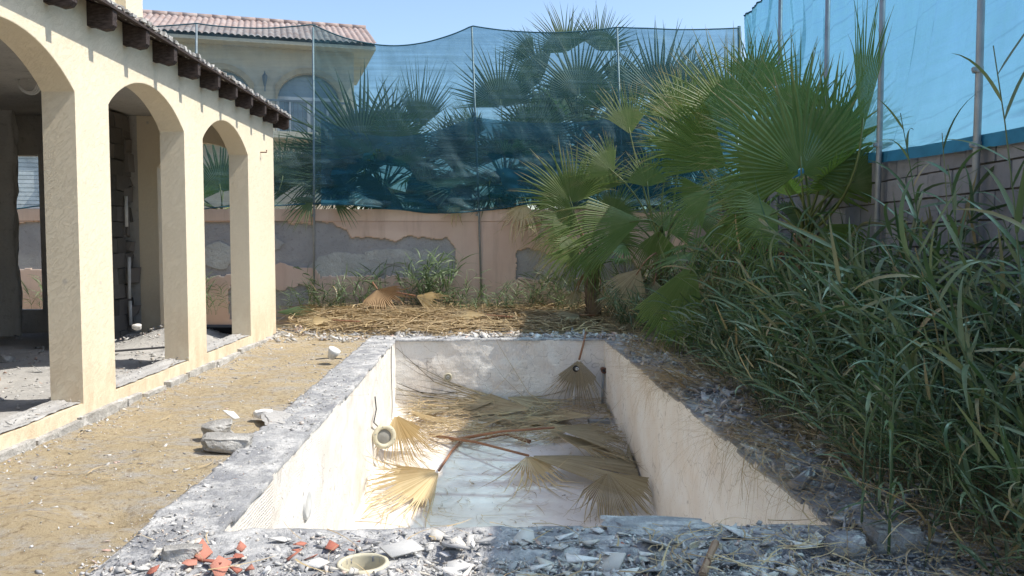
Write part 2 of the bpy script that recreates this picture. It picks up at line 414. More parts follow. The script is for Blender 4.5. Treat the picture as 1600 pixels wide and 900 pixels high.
# ------------------------------------------------------------------ POOL
pool = thing('swimming_pool', (0.2, 7.3, 0), 'empty derelict pool with rough white rendered walls and broken grey coping', 'swimming pool')
def flz(y): return -.91 - .10 * (PB - y)
def jag(t, s, seed): return (fbm(t, t * 0 + seed, s, 4, seed) - .47)
def cop(u, v):
    x = COL + (COR - COL) * u; y = COF + (COB - COF) * v
    z = .0 + (fbm(x, y, .5, 4, 21) - .47) * .035 + (fbm(x, y, .07, 3, 5) - .44) * .018
    low = np.clip((x + .27) / .03, 0, 1) * np.clip((3.44 - y + jag(x, .3, 8) * .1) / .03, 0, 1)
    return np.stack([x, y, z - .045 * low], -1)
HX, HY, HR = PZ(567, 880).x, PZ(567, 880).y, .094
def cop_keep(c):
    x, y = c[:, 0], c[:, 1]
    inner = (x > PL + .012 + jag(y, .35, 2) * .05) & (x < PR - .012 + jag(y, .35, 4) * .05) & (y > PF + .015 + jag(x, .4, 6) * .08) & (y < PB - .012 + jag(x, .4, 7) * .05)
    outer = (x < COL + .02 + jag(y, .5, 12) * .08) | (x > COR - .05 + jag(y, .4, 13) * .1)
    return ~inner & ~outer & ((x - HX) ** 2 + (y - HY) ** 2 > HR ** 2)
V, F = grid(cop, 226, 525, cop_keep)
def skirt(V, F, dz):
    E = np.concatenate([F[:, [0, 1]], F[:, [1, 2]], F[:, [2, 3]], F[:, [3, 0]]]); key = np.sort(E, 1)
    _, ix, ct = np.unique(key, axis=0, return_index=True, return_counts=True); E = E[ix[ct == 1]]; n = len(V)
    W = V.copy(); W[:, 2] -= dz
    return np.concatenate([V, W]), [F, np.stack([E[:, 1], E[:, 0], E[:, 0] + n, E[:, 1] + n], -1)]
V, F = skirt(V, F, .022)
mk('coping', V, F, M_coping, pool)
# outer skirt of the coping on the left
b = B()
b.box((COL + .02, COF, -.25), (COL + .03, COB, -.01))
b.mk('coping_edge', M_coping, pool)
def poolwall(name, p0, p1, nrm, hue=0):
    L = math.hypot(p1[0] - p0[0], p1[1] - p0[1]); n = int(L / .025)
    def f(u, v):
        x = p0[0] + (p1[0] - p0[0]) * u; y = p0[1] + (p1[1] - p0[1]) * u
        zb = flz(y) - .03; top = -.006 + 0 * u
        z = zb + (top - zb) * v
        d = (fbm(u * L, z, .22, 4, 40 + hue) - .47) * .030 + (fbm(u * L, z, .05, 2, 50 + hue) - .37) * .008
        return np.stack([x + nrm[0] * d, y + nrm[1] * d, z], -1)
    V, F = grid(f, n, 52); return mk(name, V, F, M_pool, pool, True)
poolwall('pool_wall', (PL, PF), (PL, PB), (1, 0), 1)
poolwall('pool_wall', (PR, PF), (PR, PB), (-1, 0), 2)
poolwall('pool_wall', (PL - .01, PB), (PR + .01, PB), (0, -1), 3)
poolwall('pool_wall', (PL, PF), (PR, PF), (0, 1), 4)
V, F = grid(lambda u, v: np.stack([PL - .05 + (PR - PL + .1) * u, PF - .05 + (PB - PF + .1) * v,
            flz(PF - .05 + (PB - PF + .1) * v) + (fbm(PL + 2.8 * u, 7.2 * v, .7, 4, 66) - .47) * .03
            + .14 * np.clip(1 - u / .045, 0, 1) ** 2 + .10 * np.clip(1 - (1 - u) / .04, 0, 1) ** 2], -1), 60, 150)
mk('pool_floor', V, F, M_pfloor, pool, True)
# overflow ring in the near coping
b = B(); b.lathe((HX, HY, .004), (0, 0, -1), [(HR + .012, .014), (HR + .010, 0), (HR - .004, -.002), (HR - .006, .01), (HR - .008, .30)], 32)
b.mk('pipe_collar', M_pvc, pool, True)
b = B(); b.lathe((HX, HY, -.19), (0, 0, 1), [(HR + .01, 0), (.05, .02), (.001, .025)], 20); b.mk('silt', M_trunk, pool, True)

# ------------------------------------------------------------------ pool fittings
def fitting(c, axis, r, label, cat, rust=False):
    t = thing('wall_fitting', c, label, cat)
    b = B(); b.lathe(c, axis, [(.001, .0), (r, .0), (r, .018), (r * .72, .024), (r * .62, .012)], 24); b.mk('flange', M_rust if rust else M_pvc, t, True)
    b = B(); b.lathe(c, axis, [(r * .36, .008), (r * .36, .04), (r * .2, .042), (r * .18, .02)], 18); b.mk('nozzle', M_pvcw, t, True); return t
c = PY(700, 589, PB - .012); fitting(c, (0, -1, 0), .055, 'cream round inlet fitting set in the far pool wall, left of the pipes', 'pool fitting')
def pipe(name, px, ytop, pybot, lean, label, mat_end, r=.018):
    top = PY(px, ytop, PB - .10); bot = PY(px + lean, pybot, PB - .06)
    t = thing(name, bot, label, 'pipe')
    b = B(); b.tube([bot, bot.lerp(top, .5) + Vector((0, -.004, 0)), top], r, 12); b.mk('pipe_shaft', M_pvcw if mat_end is M_cable else M_galv, t, True)
    b = B(); b.lathe(top + Vector((0, .10, .0)), (0, -1, 0), [(r * 1.6, 0), (r * 1.6, .14), (r * 2.3, .145), (r * 2.3, .165), (r * 1.5, .168), (r * 1.4, .12)], 18)
    b.mk('elbow', M_rust if mat_end is M_rust else M_cable, t, True)
    if mat_end is M_cable:
        b = B(); b.lathe(top + Vector((.014, -.07, 0)), (0.1, -1, 0), [(r * 1.2, 0), (r * 1.25, .01), (r * .7, .012), (r * .6, 0)], 16); b.mk('ring', M_pvcw, t, True)
pipe('wall_pipe', 899, 575, 650, -4, 'white plastic pipe rising in front of the hanging dead frond', M_cable)
pipe('wall_pipe', 943, 578, 658, -3, 'galvanised pipe with rusty end in the far right corner of the pool', M_rust)
c = PZ(936, 662, flz(PB - .5) + .03)
t = thing('floor_box', c, 'small open metal box on the pool floor by the rusty pipe', 'box')
b = B(); w, d, h = .13, .09, .05
for a_, b_ in (((-w, -d, 0), (w, -d + .008, h)), ((-w, d - .008, 0), (w, d, h)), ((-w, -d + .008, 0), (-w + .008, d - .008, h)), ((w - .008, -d + .008, 0), (w, d - .008, h))):
    b.box(Vector(a_) + c, Vector(b_) + c)
b.mk('box_side', M_galv, t); b = B(); b.box(c + Vector((-w, -d - .02, h + .002)), c + Vector((w * .9, -.01, h + .008)), .004); b.mk('flap', M_galv, t)
# lamp niche ring at the foot of the left wall
c = PXX(600, 682, PL + .12)
t = thing('pool_lamp_ring', c, 'round cream pool lamp ring leaning at the foot of the left pool wall', 'lamp ring')
ax = Vector((.45, -1, .12)); b = B(); b.lathe(c, ax, [(.075, 0), (.125, 0), (.132, .012), (.125, .028), (.10, .034), (.082, .026), (.078, .0)], 32); b.mk('rim', M_pvc, t, True)
b = B(); b.lathe(c, ax, [(.079, .002), (.05, .010), (.001, .014)], 24); b.mk('lens', simple('dull_lens', (.30, .29, .26), .4), t, True)
for k in range(6):
    an = k * PI / 3; a1 = ax.normalized().orthogonal().normalized(); b1 = ax.normalized().cross(a1)
    p = c + (a1 * math.cos(an) + b1 * math.sin(an)) * .108 + ax.normalized() * .031
    B().lathe(p, ax, [(.006, 0), (.006, .004), (.001, .005)], 8).mk('screw', M_galv, t)
# recessed niche cover low on the near left wall
c = PXX(480, 788, PL + .012)
t = thing('niche_cover', c, 'oval pale niche cover on the sunlit left pool wall', 'niche cover')
b = B(); b.lathe(c, (1, 0, 0), [(.001, .004), (.075, .006), (.092, .012), (.10, .004), (.10, -.01)], 24); b.mk('plate', M_pvcw, t, True)
# cable in the groove down the left wall
p = [PXX(612, y_, PL + .02) + Vector((.006 * math.sin(y_), 0, 0)) for y_ in range(540, 690, 12)]
t = B().tube(p, .005, 6).mk('cable', M_cable); tag(t, 'thin dark cable hanging down the left pool wall above the lamp ring', 'cable')
p = [PXX(x_, y_, PL + .03) for x_, y_ in ((586, 620), (588, 640), (584, 660), (592, 668), (590, 680))]
t = B().tube(p, .007, 6).mk('cable', M_cable); tag(t, 'short black cable loop curling behind the lamp ring', 'cable')

# ------------------------------------------------------------------ walls with arched openings
def arch_wall(mp, s0, s1, z0, z1, T, ops, n=18):
    """ops: (a, b, zb, zs, rise). Solid wall in local (s, t, z); mp maps to world. Returns V,F"""
    V = []; F = []
    def q(*pts):
        k = len(V); V.extend([mp(*p) for p in pts]); F.append(tuple(range(k, k + len(pts))))
    cur = s0
    for (a, b, zb, zs, r) in sorted(ops):
        for t in (0, T):
            q((cur, t, z0), (a, t, z0), (a, t, zs), (cur, t, zs)); q((cur, t, zs), (a, t, zs), (a, t, z1), (cur, t, z1))
            if zb > z0: q((a, t, z0), (b, t, z0), (b, t, zb), (a, t, zb))
        if zb > z0: q((a, 0, zb), (b, 0, zb), (b, T, zb), (a, T, zb))
        h = (b - a) / 2; c = (a + b) / 2
        if r > 0: Rr = (h * h + r * r) / (2 * r); f = lambda s: zs + math.sqrt(max(0, Rr * Rr - (s - c) ** 2)) - (Rr - r)
        else: f = lambda s: zs
        ss = [a + (b - a) * i / n for i in range(n + 1)]
        for i in range(n):
            for t in (0, T): q((ss[i], t, f(ss[i])), (ss[i + 1], t, f(ss[i + 1])), (ss[i + 1], t, z1), (ss[i], t, z1))
            q((ss[i], 0, f(ss[i])), (ss[i + 1], 0, f(ss[i + 1])), (ss[i + 1], T, f(ss[i + 1])), (ss[i], T, f(ss[i])))
        for s in (a, b): q((s, 0, zb), (s, T, zb), (s, T, zs), (s, 0, zs))
        cur = b
    for t in (0, T): q((cur, t, z0), (s1, t, z0), (s1, t, z1), (cur, t, z1))
    q((s0, 0, z0), (s0, T, z0), (s0, T, z1), (s0, 0, z1)); q((s1, 0, z0), (s1, T, z0), (s1, T, z1), (s1, 0, z1))
    q((s0, 0, z1), (s1, 0, z1), (s1, T, z1), (s0, T, z1))
    return V, F
def clean(o, bev=0):
    import bmesh
    bm = bmesh.new(); bm.from_mesh(o.data); bmesh.ops.remove_doubles(bm, verts=bm.verts, dist=.0005)
    bmesh.ops.recalc_face_normals(bm, faces=bm.faces)
    if bev:
        es = [e for e in bm.edges if len(e.link_faces) == 2 and e.calc_face_angle(0) > .9]
        bmesh.ops.bevel(bm, geom=es, offset=bev, segments=2, affect='EDGES', profile=.6)
    bm.to_mesh(o.data); bm.free(); return o

# ------------------------------------------------------------------ ARCADE BUILDING (left)
WX = -2.91; TH = .232
arc = thing('arcade_house', (WX, 7.5, 0), 'cream stucco house arcade with three round arches and dark rafter ends, left of the pool', 'house')
piers = [(1.75, 2.28), (3.91, 4.44), (6.07, 6.60), (8.22, 8.75), (10.39, 11.64)]
ops = [(piers[i][1], piers[i + 1][0], .13, 2.365, .29) for i in range(4)]
V, F = arch_wall(lambda s, t, z: (WX - t, s, z), piers[0][0], piers[-1][1], -.3, 3.06, TH, ops, 26)
clean(mk('arcade_wall', V, F, M_cream, arc), .007)
# rough broken strip along the plinth foot
b = B()
yy = 1.2
while yy < 11.9:
    l = random.uniform(.25, .8); h = random.uniform(.015, .05); b.box((WX + .002, yy, -.12), (WX + random.uniform(.03, .07), yy + l, h), .006); yy += l + random.uniform(0, .1)
b.mk('footing', M_grit, arc, kind='stuff')
for (a, e, zb, zs, rr_) in ops:
    V, F = grid(lambda u, v: np.stack([WX - .004 - (TH - .01) * u - .03 * fbm(v * (e - a), u * 0, .1, 3, 5) * (u < .01), a + .004 + (e - a - .008) * v, .134 + .02 * fbm(u, v * (e - a), .08, 3, 6) + .012 * (u > .5)], -1), 10, 60)
    mk('sill_screed', V, F, M_dust, arc)
# end wall of the porch with its own arch and the house window beyond
EY = 11.50; ET = .25
JX = PY(247, 330, EY).x
V, F = arch_wall(lambda s, t, z: (s, EY + t, z), JX - .26, WX - TH - .002, -.3, 3.0, ET - .12, [(JX, -3.21, .0, 2.30, .34)], 20)
clean(mk('end_wall', V, F, M_cream, arc), .006)
wa, wb = PY(20, 300, EY + .1), PY(61, 300, EY)
V, F = arch_wall(lambda s, t, z: (s, EY + .002 + t, z), -8.6, JX - .262, -.3, 3.0, ET - .13, [(wa.x - .3, wb.x, PY(50, 484, EY).z, PY(50, 243, EY).z, 0)], 2)
clean(mk('end_wall', V, F, M_inner, arc), .004)
def blockrows(parent, mp, length, z0, rows, T, bl=.39, bh=.19, j=.012, ragged=None, jit=.004):
    """individual blocks; mp(s,t,z)->world, blocks share one mesh by size"""
    for r in range(rows):
        s = -(r % 2) * (bl + j) / 2
        z = z0 + r * (bh + j)
        while s < length - .02:
            a = max(s, 0); e = min(s + bl, length)
            if ragged: 
                lim = ragged(r)
                if a > lim: break
                e = min(e, lim + .12)
            if e - a > .05:
                yield a, e, z, bh
            s += bl + j
def add_block(parent, corner0, du, dn, l, T, h, mat=None, jt=.004):
    c = Vector(corner0); V = []
    for zz in (0, h):
        for tt in (0, T):
            for ss in (0, l):
                V.append(c + du * (ss + random.uniform(-jt, jt)) + dn * (tt + random.uniform(-jt, jt)) + Vector((0, 0, zz + random.uniform(-jt, jt))))
    b = B(); b.add(V, [(0, 2, 3, 1), (4, 5, 7, 6), (0, 1, 5, 4), (2, 6, 7, 3), (0, 4, 6, 2), (1, 3, 7, 5)])
    return b.mk('block', mat or M_block, parent)
# stripped inner wall of blocks between porch and house
iw0 = 9.75
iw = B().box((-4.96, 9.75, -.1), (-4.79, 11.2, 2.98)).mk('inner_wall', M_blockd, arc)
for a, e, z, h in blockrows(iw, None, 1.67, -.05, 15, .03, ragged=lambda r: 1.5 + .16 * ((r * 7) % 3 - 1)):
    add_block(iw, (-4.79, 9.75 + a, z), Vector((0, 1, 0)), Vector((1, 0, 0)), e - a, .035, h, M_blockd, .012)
b = B()
for k in range(13):
    zz = .1 + k * .215; b.box((-4.97, 11.2 + random.uniform(-.02, .02), zz), (-4.74 + random.uniform(-.06, .10), 11.47 - random.uniform(0, .16), zz + random.uniform(.13, .22)), .03)
b.mk('broken_edge', M_blockd, arc)
b = B(); b.tube([(-4.72, 11.15, 1.9), (-4.72, 11.15, 1.5)], .022, 8); b.tube([(-4.70, 11.15, 1.1), (-4.71, 11.16, .55)], .022, 8); b.tube([(-4.70, 11.15, .52), (-4.70, 11.15, .2)], .022, 8); b.mk('conduit', M_pvcw, arc, True)
# rough concrete pier seen through the nearest arch
QX = PZ(30, 527, .05)
V, F = grid(lambda u, v: np.stack([QX.x - .0 * u + (fbm(v * 3, u, .3, 3, 71) - .45) * .12 - np.where(u < .5, 0, (u - .5) * 2) * .9,
                                   QX.y + np.where(u < .5, (.5 - u) * 2, 0) * .10 + (fbm(v * 3, u + 3, .2, 3, 72) - .45) * .04, .0 + 3.0 * v], -1), 20, 60)
mk('pier', V, F, m_conc('pale_pier', (.58, .56, .52), (.66, .64, .60), (.36, .34, .31), None, 30, .8), arc, True)
b = B(); b.box((-8.62, 1.6, -.1), (-8.45, EY, 2.98)); b.box((-8.6, 1.6, -.1), (WX - TH, 1.74, 2.98)); b.mk('room_wall', M_inner, arc)
# porch floor
V, F = grid(lambda u, v: np.stack([-8.6 + (8.6 + WX - .01) * u, 1.6 + 9.95 * v,
        .05 + (fbm(-8.6 + 5.6 * u, 9.95 * v, .8, 4, 81) - .47) * .10 + .22 * np.exp(-(((-8.6 + 5.6 * u + 3.9) / .45) ** 2 + ((1.6 + 9.95 * v - 10.6) / .5) ** 2))
        + .16 * np.exp(-(((-8.6 + 5.6 * u + 3.65) / .25) ** 2 + ((1.6 + 9.95 * v - 5.3) / .5) ** 2))], -1), 150, 220)
mk('porch_floor', V, F, M_dust, arc, True)
# ceiling, roof slab
b = B(); b.box((-8.7, 1.6, 3.004), (WX - TH - .002, EY + ET + .02, 3.06)); b.mk('ceiling', M_inner, arc)
b = B()
b.add([(WX + .205, 1.5, 3.022), (WX + .205, 11.85, 3.022), (WX - .9, 11.85, 3.385), (WX - .9, 1.5, 3.385),
       (WX + .205, 1.5, 3.002), (WX + .205, 11.85, 3.002), (WX - .9, 11.85, 3.365), (WX - .9, 1.5, 3.365)],
      [(0, 1, 2, 3), (4, 7, 6, 5), (0, 4, 5, 1), (1, 5, 6, 2), (2, 6, 7, 3), (3, 7, 4, 0)])
b.mk('eaves_board', M_wood, arc)
# rafters: shaped tail
def rafter_mesh():
    pts = [(-.02, 3.064), (-.02, 2.880), (.03, 2.880), (.11, 2.852), (.165, 2.862), (.187, 2.890), (.190, 2.998)]
    V = [(x, y, z - 3) for y in (0, .07) for x, z in pts]; n = len(pts)
    F = [tuple(range(n)), tuple(range(2 * n - 1, n - 1, -1))] + [(i, (i + 1) % n, n + (i + 1) % n, n + i) for i in range(n)]
    return meshdata('rafter', V, F, M_wood)
rm = rafter_mesh()
for k in range(-7, 10):
    link('rafter', rm, arc, (0, 6.284 + .603 * k - 7.5, 3.0 + random.uniform(-.004, .004)), (0, random.uniform(-.01, .01), random.uniform(-.01, .01)))
# eaves tiles
M_oldtile = simple('weathered_tile', (.30, .25, .215), .9, 0, 40, .6, (.20, .16, .14))
def eave_tile():
    n = 7; V = []; F = []
    for (yy, rr) in ((0, 1), (1, .92)):
        for sgn in (1, .80):
            for i in range(n):
                a = PI * i / (n - 1); V.append((-.42 * yy, math.cos(a) * .08 * rr * (sgn if sgn == 1 else .82), math.sin(a) * .038 * rr * sgn + .112 * yy))
    for i in range(n - 1):
        F += [(i, i + 1, 2 * n + i + 1, 2 * n + i), (n + i, 3 * n + i, 3 * n + i + 1, n + i + 1), (i, n + i, n + i + 1, i + 1)]
    return meshdata('roof_tile', V, F, M_oldtile, True)
et = eave_tile(); yy = 1.6
while yy < 11.9:
    link('roof_tile', et, arc, (.19 + random.uniform(-.02, .012), yy - 7.5, 3.022), (0, random.uniform(-.03, .03), random.uniform(-.05, .05))); yy += .185
V = []; b = B(); yy = 1.55
while yy < 11.85:
    l = random.uniform(.03, .09); b.box((WX + .10, yy, 3.036), (WX + .20 + random.uniform(-.02, .02), yy + l, 3.055 + random.uniform(0, .02)), .006); yy += l + random.uniform(0, .06)
b.mk('eaves_mortar', M_grit, arc, kind='stuff')
# upper storey set back above the roof
ya, yb, yc = [PXX(p, 20, -3.5).y for p in (182, 197, 223)]
b = B(); b.box((-3.75, 3.2, 3.05), (-3.5, ya - .25, 6.6)); b.mk('upper_wall', M_cream, arc)
b = B(); b.box((-3.75, yb, 3.05), (-3.5, yc, 6.6)); b.box((-3.76, ya - .25, 3.05), (-3.60, yb - .001, 6.6)); b.mk('upper_pier', M_cream, arc)
b = B(); b.box((-8.7, 1.6, 3.07), (-3.75, 11.7, 3.2)); b.mk('roof_slab', M_conc, arc)
# hook on the last pier, spilling threads; cable coil inside
c = PXX(408, 238, WX + .01); t = thing('wall_hook', c, 'small rusty tap stub on the end pier of the arcade', 'tap')
B().tube([c + Vector((-.01, 0, 0)), c + Vector((.07, 0, 0)), c + Vector((.07, 0, .03))], .008, 8).mk('stub', M_rust, t)
B().tube([c + Vector((.05, -.03, -.005)), c + Vector((.05, .03, .005))], .006, 6).mk('handle', M_rust, t)
b = B(); c = PY(45, 128, 9.0)
for k in range(3):
    b.tube([c + Vector((math.cos(a) * (.10 + .012 * k), .02 * k + .02 * math.sin(3 * a), math.sin(a) * (.10 + .01 * k))) for a in np.linspace(0, 2 * PI, 20)], .009, 6)
b.tube([c + Vector((0, 0, .10)), (c.x, c.y, 3.0)], .006, 6)
tag(b.mk('cable_coil', M_pvcw, None, True), 'grey coil of cable hanging from the dark porch ceiling', 'cable')

# ------------------------------------------------------------------ BACK GARDEN WALL with peeled plaster
bw = thing('garden_wall', (-1, BACKY, 0), 'terracotta plastered garden wall behind the pool with large peeled grey patches', 'wall')
B().box((-11, BACKY, -.3), (5.2, BACKY + .2, 1.80)).mk('wall_core', M_render, bw)
B().box((-11, BACKY - .045, 1.66), (5.2, BACKY + .235, 1.86)).mk('wall_cap', M_pink, bw)
def px2(pts): return [(PY(x, y, BACKY).x, PY(x, y, BACKY).z) for x, y in pts]
patches = [px2(p) for p in (
    [(-200, 348), (60, 347), (250, 350), (360, 348), (432, 347), (510, 347), (540, 355), (550, 372), (590, 376), (640, 370), (680, 374), (700, 372), (712, 388), (714, 412), (708, 430), (660, 436), (610, 430), (560, 432), (490, 434), (430, 430), (250, 436), (100, 434), (84, 420), (-200, 420)],
    [(806, 396), (826, 391), (850, 394), (900, 392), (955, 398), (985, 410), (1010, 430), (1000, 470), (930, 462), (850, 440), (806, 436)],
    [(360, 440), (480, 436), (486, 460), (470, 500), (360, 500)])]
def inpoly(x, z, poly):
    r = np.zeros(len(x), bool); n = len(poly)
    for i in range(n):
        x1, z1 = poly[i]; x2, z2 = poly[(i + 1) % n]
        c = ((z1 > z) != (z2 > z)) & (x < (x2 - x1) * (z - z1) / ((z2 - z1) if z2 != z1 else 1e-9) + x1); r ^= c
    return r
def pk(c):
    x = c[:, 0] + (fbm(c[:, 0], c[:, 2], .22, 4, 91) - .47) * .22; z = c[:, 2] + (fbm(c[:, 0], c[:, 2], .22, 4, 95) - .47) * .22
    r = np.zeros(len(c), bool)
    for p in patches: r |= inpoly(x, z, p)
    return ~r
nu = 760
V, F = grid(lambda u, v: np.stack([-11 + 16.2 * u, BACKY - .032 + 0 * u, -.2 + 1.86 * v], -1), nu, 88, pk)
Vf = V.copy(); Vb = V.copy(); Vb[:, 1] += .0315
Vf[:, 1] -= (fbm(V[:, 0], V[:, 2], .5, 3, 97) - .45) * .006
ed = {}
for f in F:
    for i in range(4):
        a, e = int(f[i]), int(f[(i + 1) % 4]); k = (min(a, e), max(a, e)); ed[k] = None if k in ed else (a, e)
ring = np.array([v for v in ed.values() if v]); n = len(V)
Fr = np.stack([ring[:, 1], ring[:, 0], ring[:, 0] + n, ring[:, 1] + n], -1)
mk('plaster', np.concatenate([Vf, Vb]), [F, Fr], M_pink, bw)
# bits of second coat left inside the big patch
def blob(cx, cz, rx, rz, th, mat, seed, y=BACKY):
    n = 26; P = []
    for i in range(n):
        a = 2 * PI * i / n; k = .75 + .5 * float(fbm(np.array([math.cos(a) * 2]), np.array([math.sin(a) * 2]), .7, 4, seed)[0])
        P.append((cx + math.cos(a) * rx * k, cz + math.sin(a) * rz * k))
    V = [(x, y - th, z) for x, z in P] + [(x, y + .001, z) for x, z in P]
    F = [tuple(range(n))[::-1]] + [(i, (i + 1) % n, n + (i + 1) % n, n + i) for i in range(n)]
    return V, F
M_scrim = m_conc('pale_scratch_coat', (.40, .39, .36), (.48, .465, .43), (.26, .25, .24), None, 40, 1)
for i, (x, y, rx, ry) in enumerate(((545, 418, 60, 24), (672, 412, 34, 22), (610, 400, 40, 12), (340, 400, 26, 22), (400, 380, 40, 18), (860, 420, 24, 14))):
    p = PY(x, y, BACKY); V, F = blob(p.x, p.z, rx * 14.4 / 1300, ry * 14.4 / 1300, .012 + .002 * i, M_scrim, 200 + i); mk('scratch_coat', V, F, M_scrim, bw)
for i, (x, y, rx, ry) in enumerate(((262 + 180, 432, 28, 20), (478, 432, 22, 14))):
    p = PY(x, y, BACKY); V, F = blob(p.x, p.z, rx * 14.4 / 1300, ry * 14.4 / 1300, .036 + .003 * i, M_pink, 220 + i); mk('plaster_remnant', V, F, M_pink, bw)

# ------------------------------------------------------------------ RIGHT BLOCK WALL
ua = math.atan(72 / FPX); du = Vector((math.sin(ua), math.cos(ua), 0)); dn = Vector((-math.cos(ua), math.sin(ua), 0))
RP = 3.33
def RW(s, t=0, z=0): return Vector((RP / math.cos(ua), 0, z)) + du * s + dn * t
rw = thing('block_wall', RW(8), 'bare grey concrete block boundary wall on the right under the blue net', 'wall')
V = [RW(s, t, z) for z in (-.3, 2.06) for t in (-.2, -.022) for s in (-2, 14.6)]
mk('wall_core', V, [(0, 2, 3, 1), (4, 5, 7, 6), (0, 1, 5, 4), (2, 6, 7, 3), (0, 4, 6, 2), (1, 3, 7, 5)], M_blockd, rw)
for row in range(1, 9):
    z = 1.872 - .205 * (row - 1); s = 3.2 - (row % 2) * .2 + .07
    while s < 14.2:
        l = random.uniform(.382, .392); add_block(rw, RW(s, -.19, z + .006), du, dn, l, .195 + random.uniform(0, .007), .193); s += .404
V = [RW(s, t, z) for z in (2.066, 2.115) for t in (-.21, .03) for s in (8.0, 14.5)]
mk('plaster_cap', V, [(0, 2, 3, 1), (4, 5, 7, 6), (0, 1, 5, 4), (2, 6, 7, 3), (0, 4, 6, 2), (1, 3, 7, 5)], M_pink, rw)

# ------------------------------------------------------------------ POLES
def pole(p0, p1, label, clamps=(), r=.024, group='poles holding the shade net', mat=None):
    p0 = Vector(p0); p1 = Vector(p1)
    t = thing('net_pole', p0, label, 'pole', group)
    B().tube([p0, p0.lerp(p1, .5) + Vector((.01, 0, 0)), p1], r, 12).mk('tube', mat or M_galv, t, True)
    for k in clamps:
        c = p0.lerp(p1, k); d = (p1 - p0).normalized()
        b = B(); b.lathe(c - d * .02, d, [(r, 0), (r * 1.45, 0), (r * 1.45, .04), (r, .04)], 12); b.box(c + Vector((-.05, -.03, -.012)), c + Vector((-.02, .0, .012))); b.mk('clamp', M_galv, t)
for (xb, xt, yt, lab) in ((303, 307, 37, 'pale net pole in front of the neighbouring tiled roof, leftmost'), (490, 489, 43, 'dark net pole just right of the arcade corner'),
                          (753, 737, 42, 'net pole leaning left at the middle of the garden wall'), (978, 964, 41, 'net pole behind the small front palm'), (1160, 1155, 41, 'thick net pole at the far right corner of the garden')):
    a = PY(xb, 440, BACKY - .09); a.z = 0.05; e = PY(xt, yt, BACKY - .09)
    pole(a, e, lab, (.35, .7), .018 if xt < 1100 else .03, mat=None if xt < 1100 else M_hem)
for (px, lab, cl) in ((1550, 'nearest tall galvanised net pole against the block wall', (.52, .41)), (1390, 'second galvanised net pole along the right wall, behind the reed plume', (.45,)),
                      (1302, 'third net pole on the right wall, above the big fan palm', ()), (1226, 'fourth net pole on the right wall, close to the corner', ())):
    s = RP * FPX / (px - 830); pole(RW(s, .09, 0), RW(s, .085, 4.9), lab, cl, .027)

# ------------------------------------------------------------------ NETS
def net_back(y0, ztop, zbot, mat, name, parent, seed, amp=1, x0=-9.5, x1=None):
    xs = [PY(p, 44, y0).x for p in (307, 489, 737, 964, 1155)]
    if x1 is None: x1 = xs[-1]
    knots = [-11.5, -9.3] + xs
    sags = [.1, .1, .07, .34, .10, .03]
    def f(u, v):
        v = v ** .9; x = x0 + (x1 - x0) * u; sag = np.zeros_like(x); pull = np.zeros_like(x)
        for i in range(len(knots) - 1):
            a, b_ = knots[i], knots[i + 1]; t = np.clip((x - a) / (b_ - a), 0, 1); m = (x >= a) & (x <= b_)
            sag = np.where(m, sags[min(i, 5)] * 4 * t * (1 - t), sag); pull = np.where(m, 4 * t * (1 - t), pull)
        zt = ztop - sag; zb = zbot + .22 * (fbm(x, x * 0, 1.6, 3, seed) - .45) + .06 * np.sin(x * 1.7)
        z = zt + (zb - zt) * v
        fold = (fbm(x + (z - 3) * .55, z * .35, .55, 4, seed + 3) - .47)
        deep = np.clip((v - .62) / .38, 0, 1)
        for kx in xs:
            dx_, dz_ = x - kx, zt + 1e-3 - z + sag; rr_ = np.hypot(dx_, dz_) + .05
            fold = fold + .22 * np.sin(np.arctan2(dx_, dz_) * 22 + kx) * np.exp(-rr_ / .8) * np.clip(rr_ * 3, 0, 1)
        y = y0 + amp * (.22 * fold * (.3 + v) + deep * .75 * (fbm(x * .45 + z * .3, z * 1.5, .36, 3, seed + 7) - .42) - .10 * np.sin(v * PI) * pull)
        y = np.minimum(y, BACKY - .06 + np.where(z > 1.9, .04, -.02))
        z = z + deep * .05 * (fbm(x, z, .5, 3, seed + 9) - .5)
        return np.stack([x, y, z], -1)
    V, F = grid(f, 300, 110)
    return mk(name, V, F, mat, parent, True), f
nb = thing('shade_net', (0, BACKY - .02, 1.9), 'sagging see-through teal shade net strung between poles above the far garden wall', 'shade net')
zt = PY(737, 45, BACKY - .02).z
M_netl = m_net('faded_shade_net', (.10, .15, .165), (.06, .12, .15), .70, (.86, .96, 1))
xm = PY(489, 44, BACKY - .22).x
o, fb = net_back(BACKY - .22, zt, 1.93, M_net, 'net_sheet', nb, 300, x0=-9.5, x1=None)
bpy.data.objects.remove(o)
o, _ = net_back(BACKY - .22, zt, 1.93, M_net, 'net_sheet', nb, 300, x0=xm)
o, _ = net_back(BACKY - .22, zt, 1.93, M_netl, 'net_sheet', nb, 300, x1=xm); o['label'] = 'faded thinner net panel at the left'
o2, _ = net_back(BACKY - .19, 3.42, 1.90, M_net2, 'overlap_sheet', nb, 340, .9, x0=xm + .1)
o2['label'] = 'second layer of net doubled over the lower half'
u = np.linspace(0, 1, 200); hem = fb(u, u * 0); B().tube([Vector(h) + Vector((0, 0, .0)) for h in hem], .011, 6).mk('hem', M_hem, nb, True)
hb = fb(u, u * 0 + 1); B().tube([Vector(h) for h in hb], .011, 6).mk('lower_hem', M_hem, nb, True)
nr = thing('shade_net', RW(9, 0, 2), 'bright sunlit sky blue shade net above the block wall on the right', 'shade net')
zr = 4.72
kn = [RP * FPX / (p - 830) for p in (1820, 1550, 1390, 1302, 1226, 1155)]
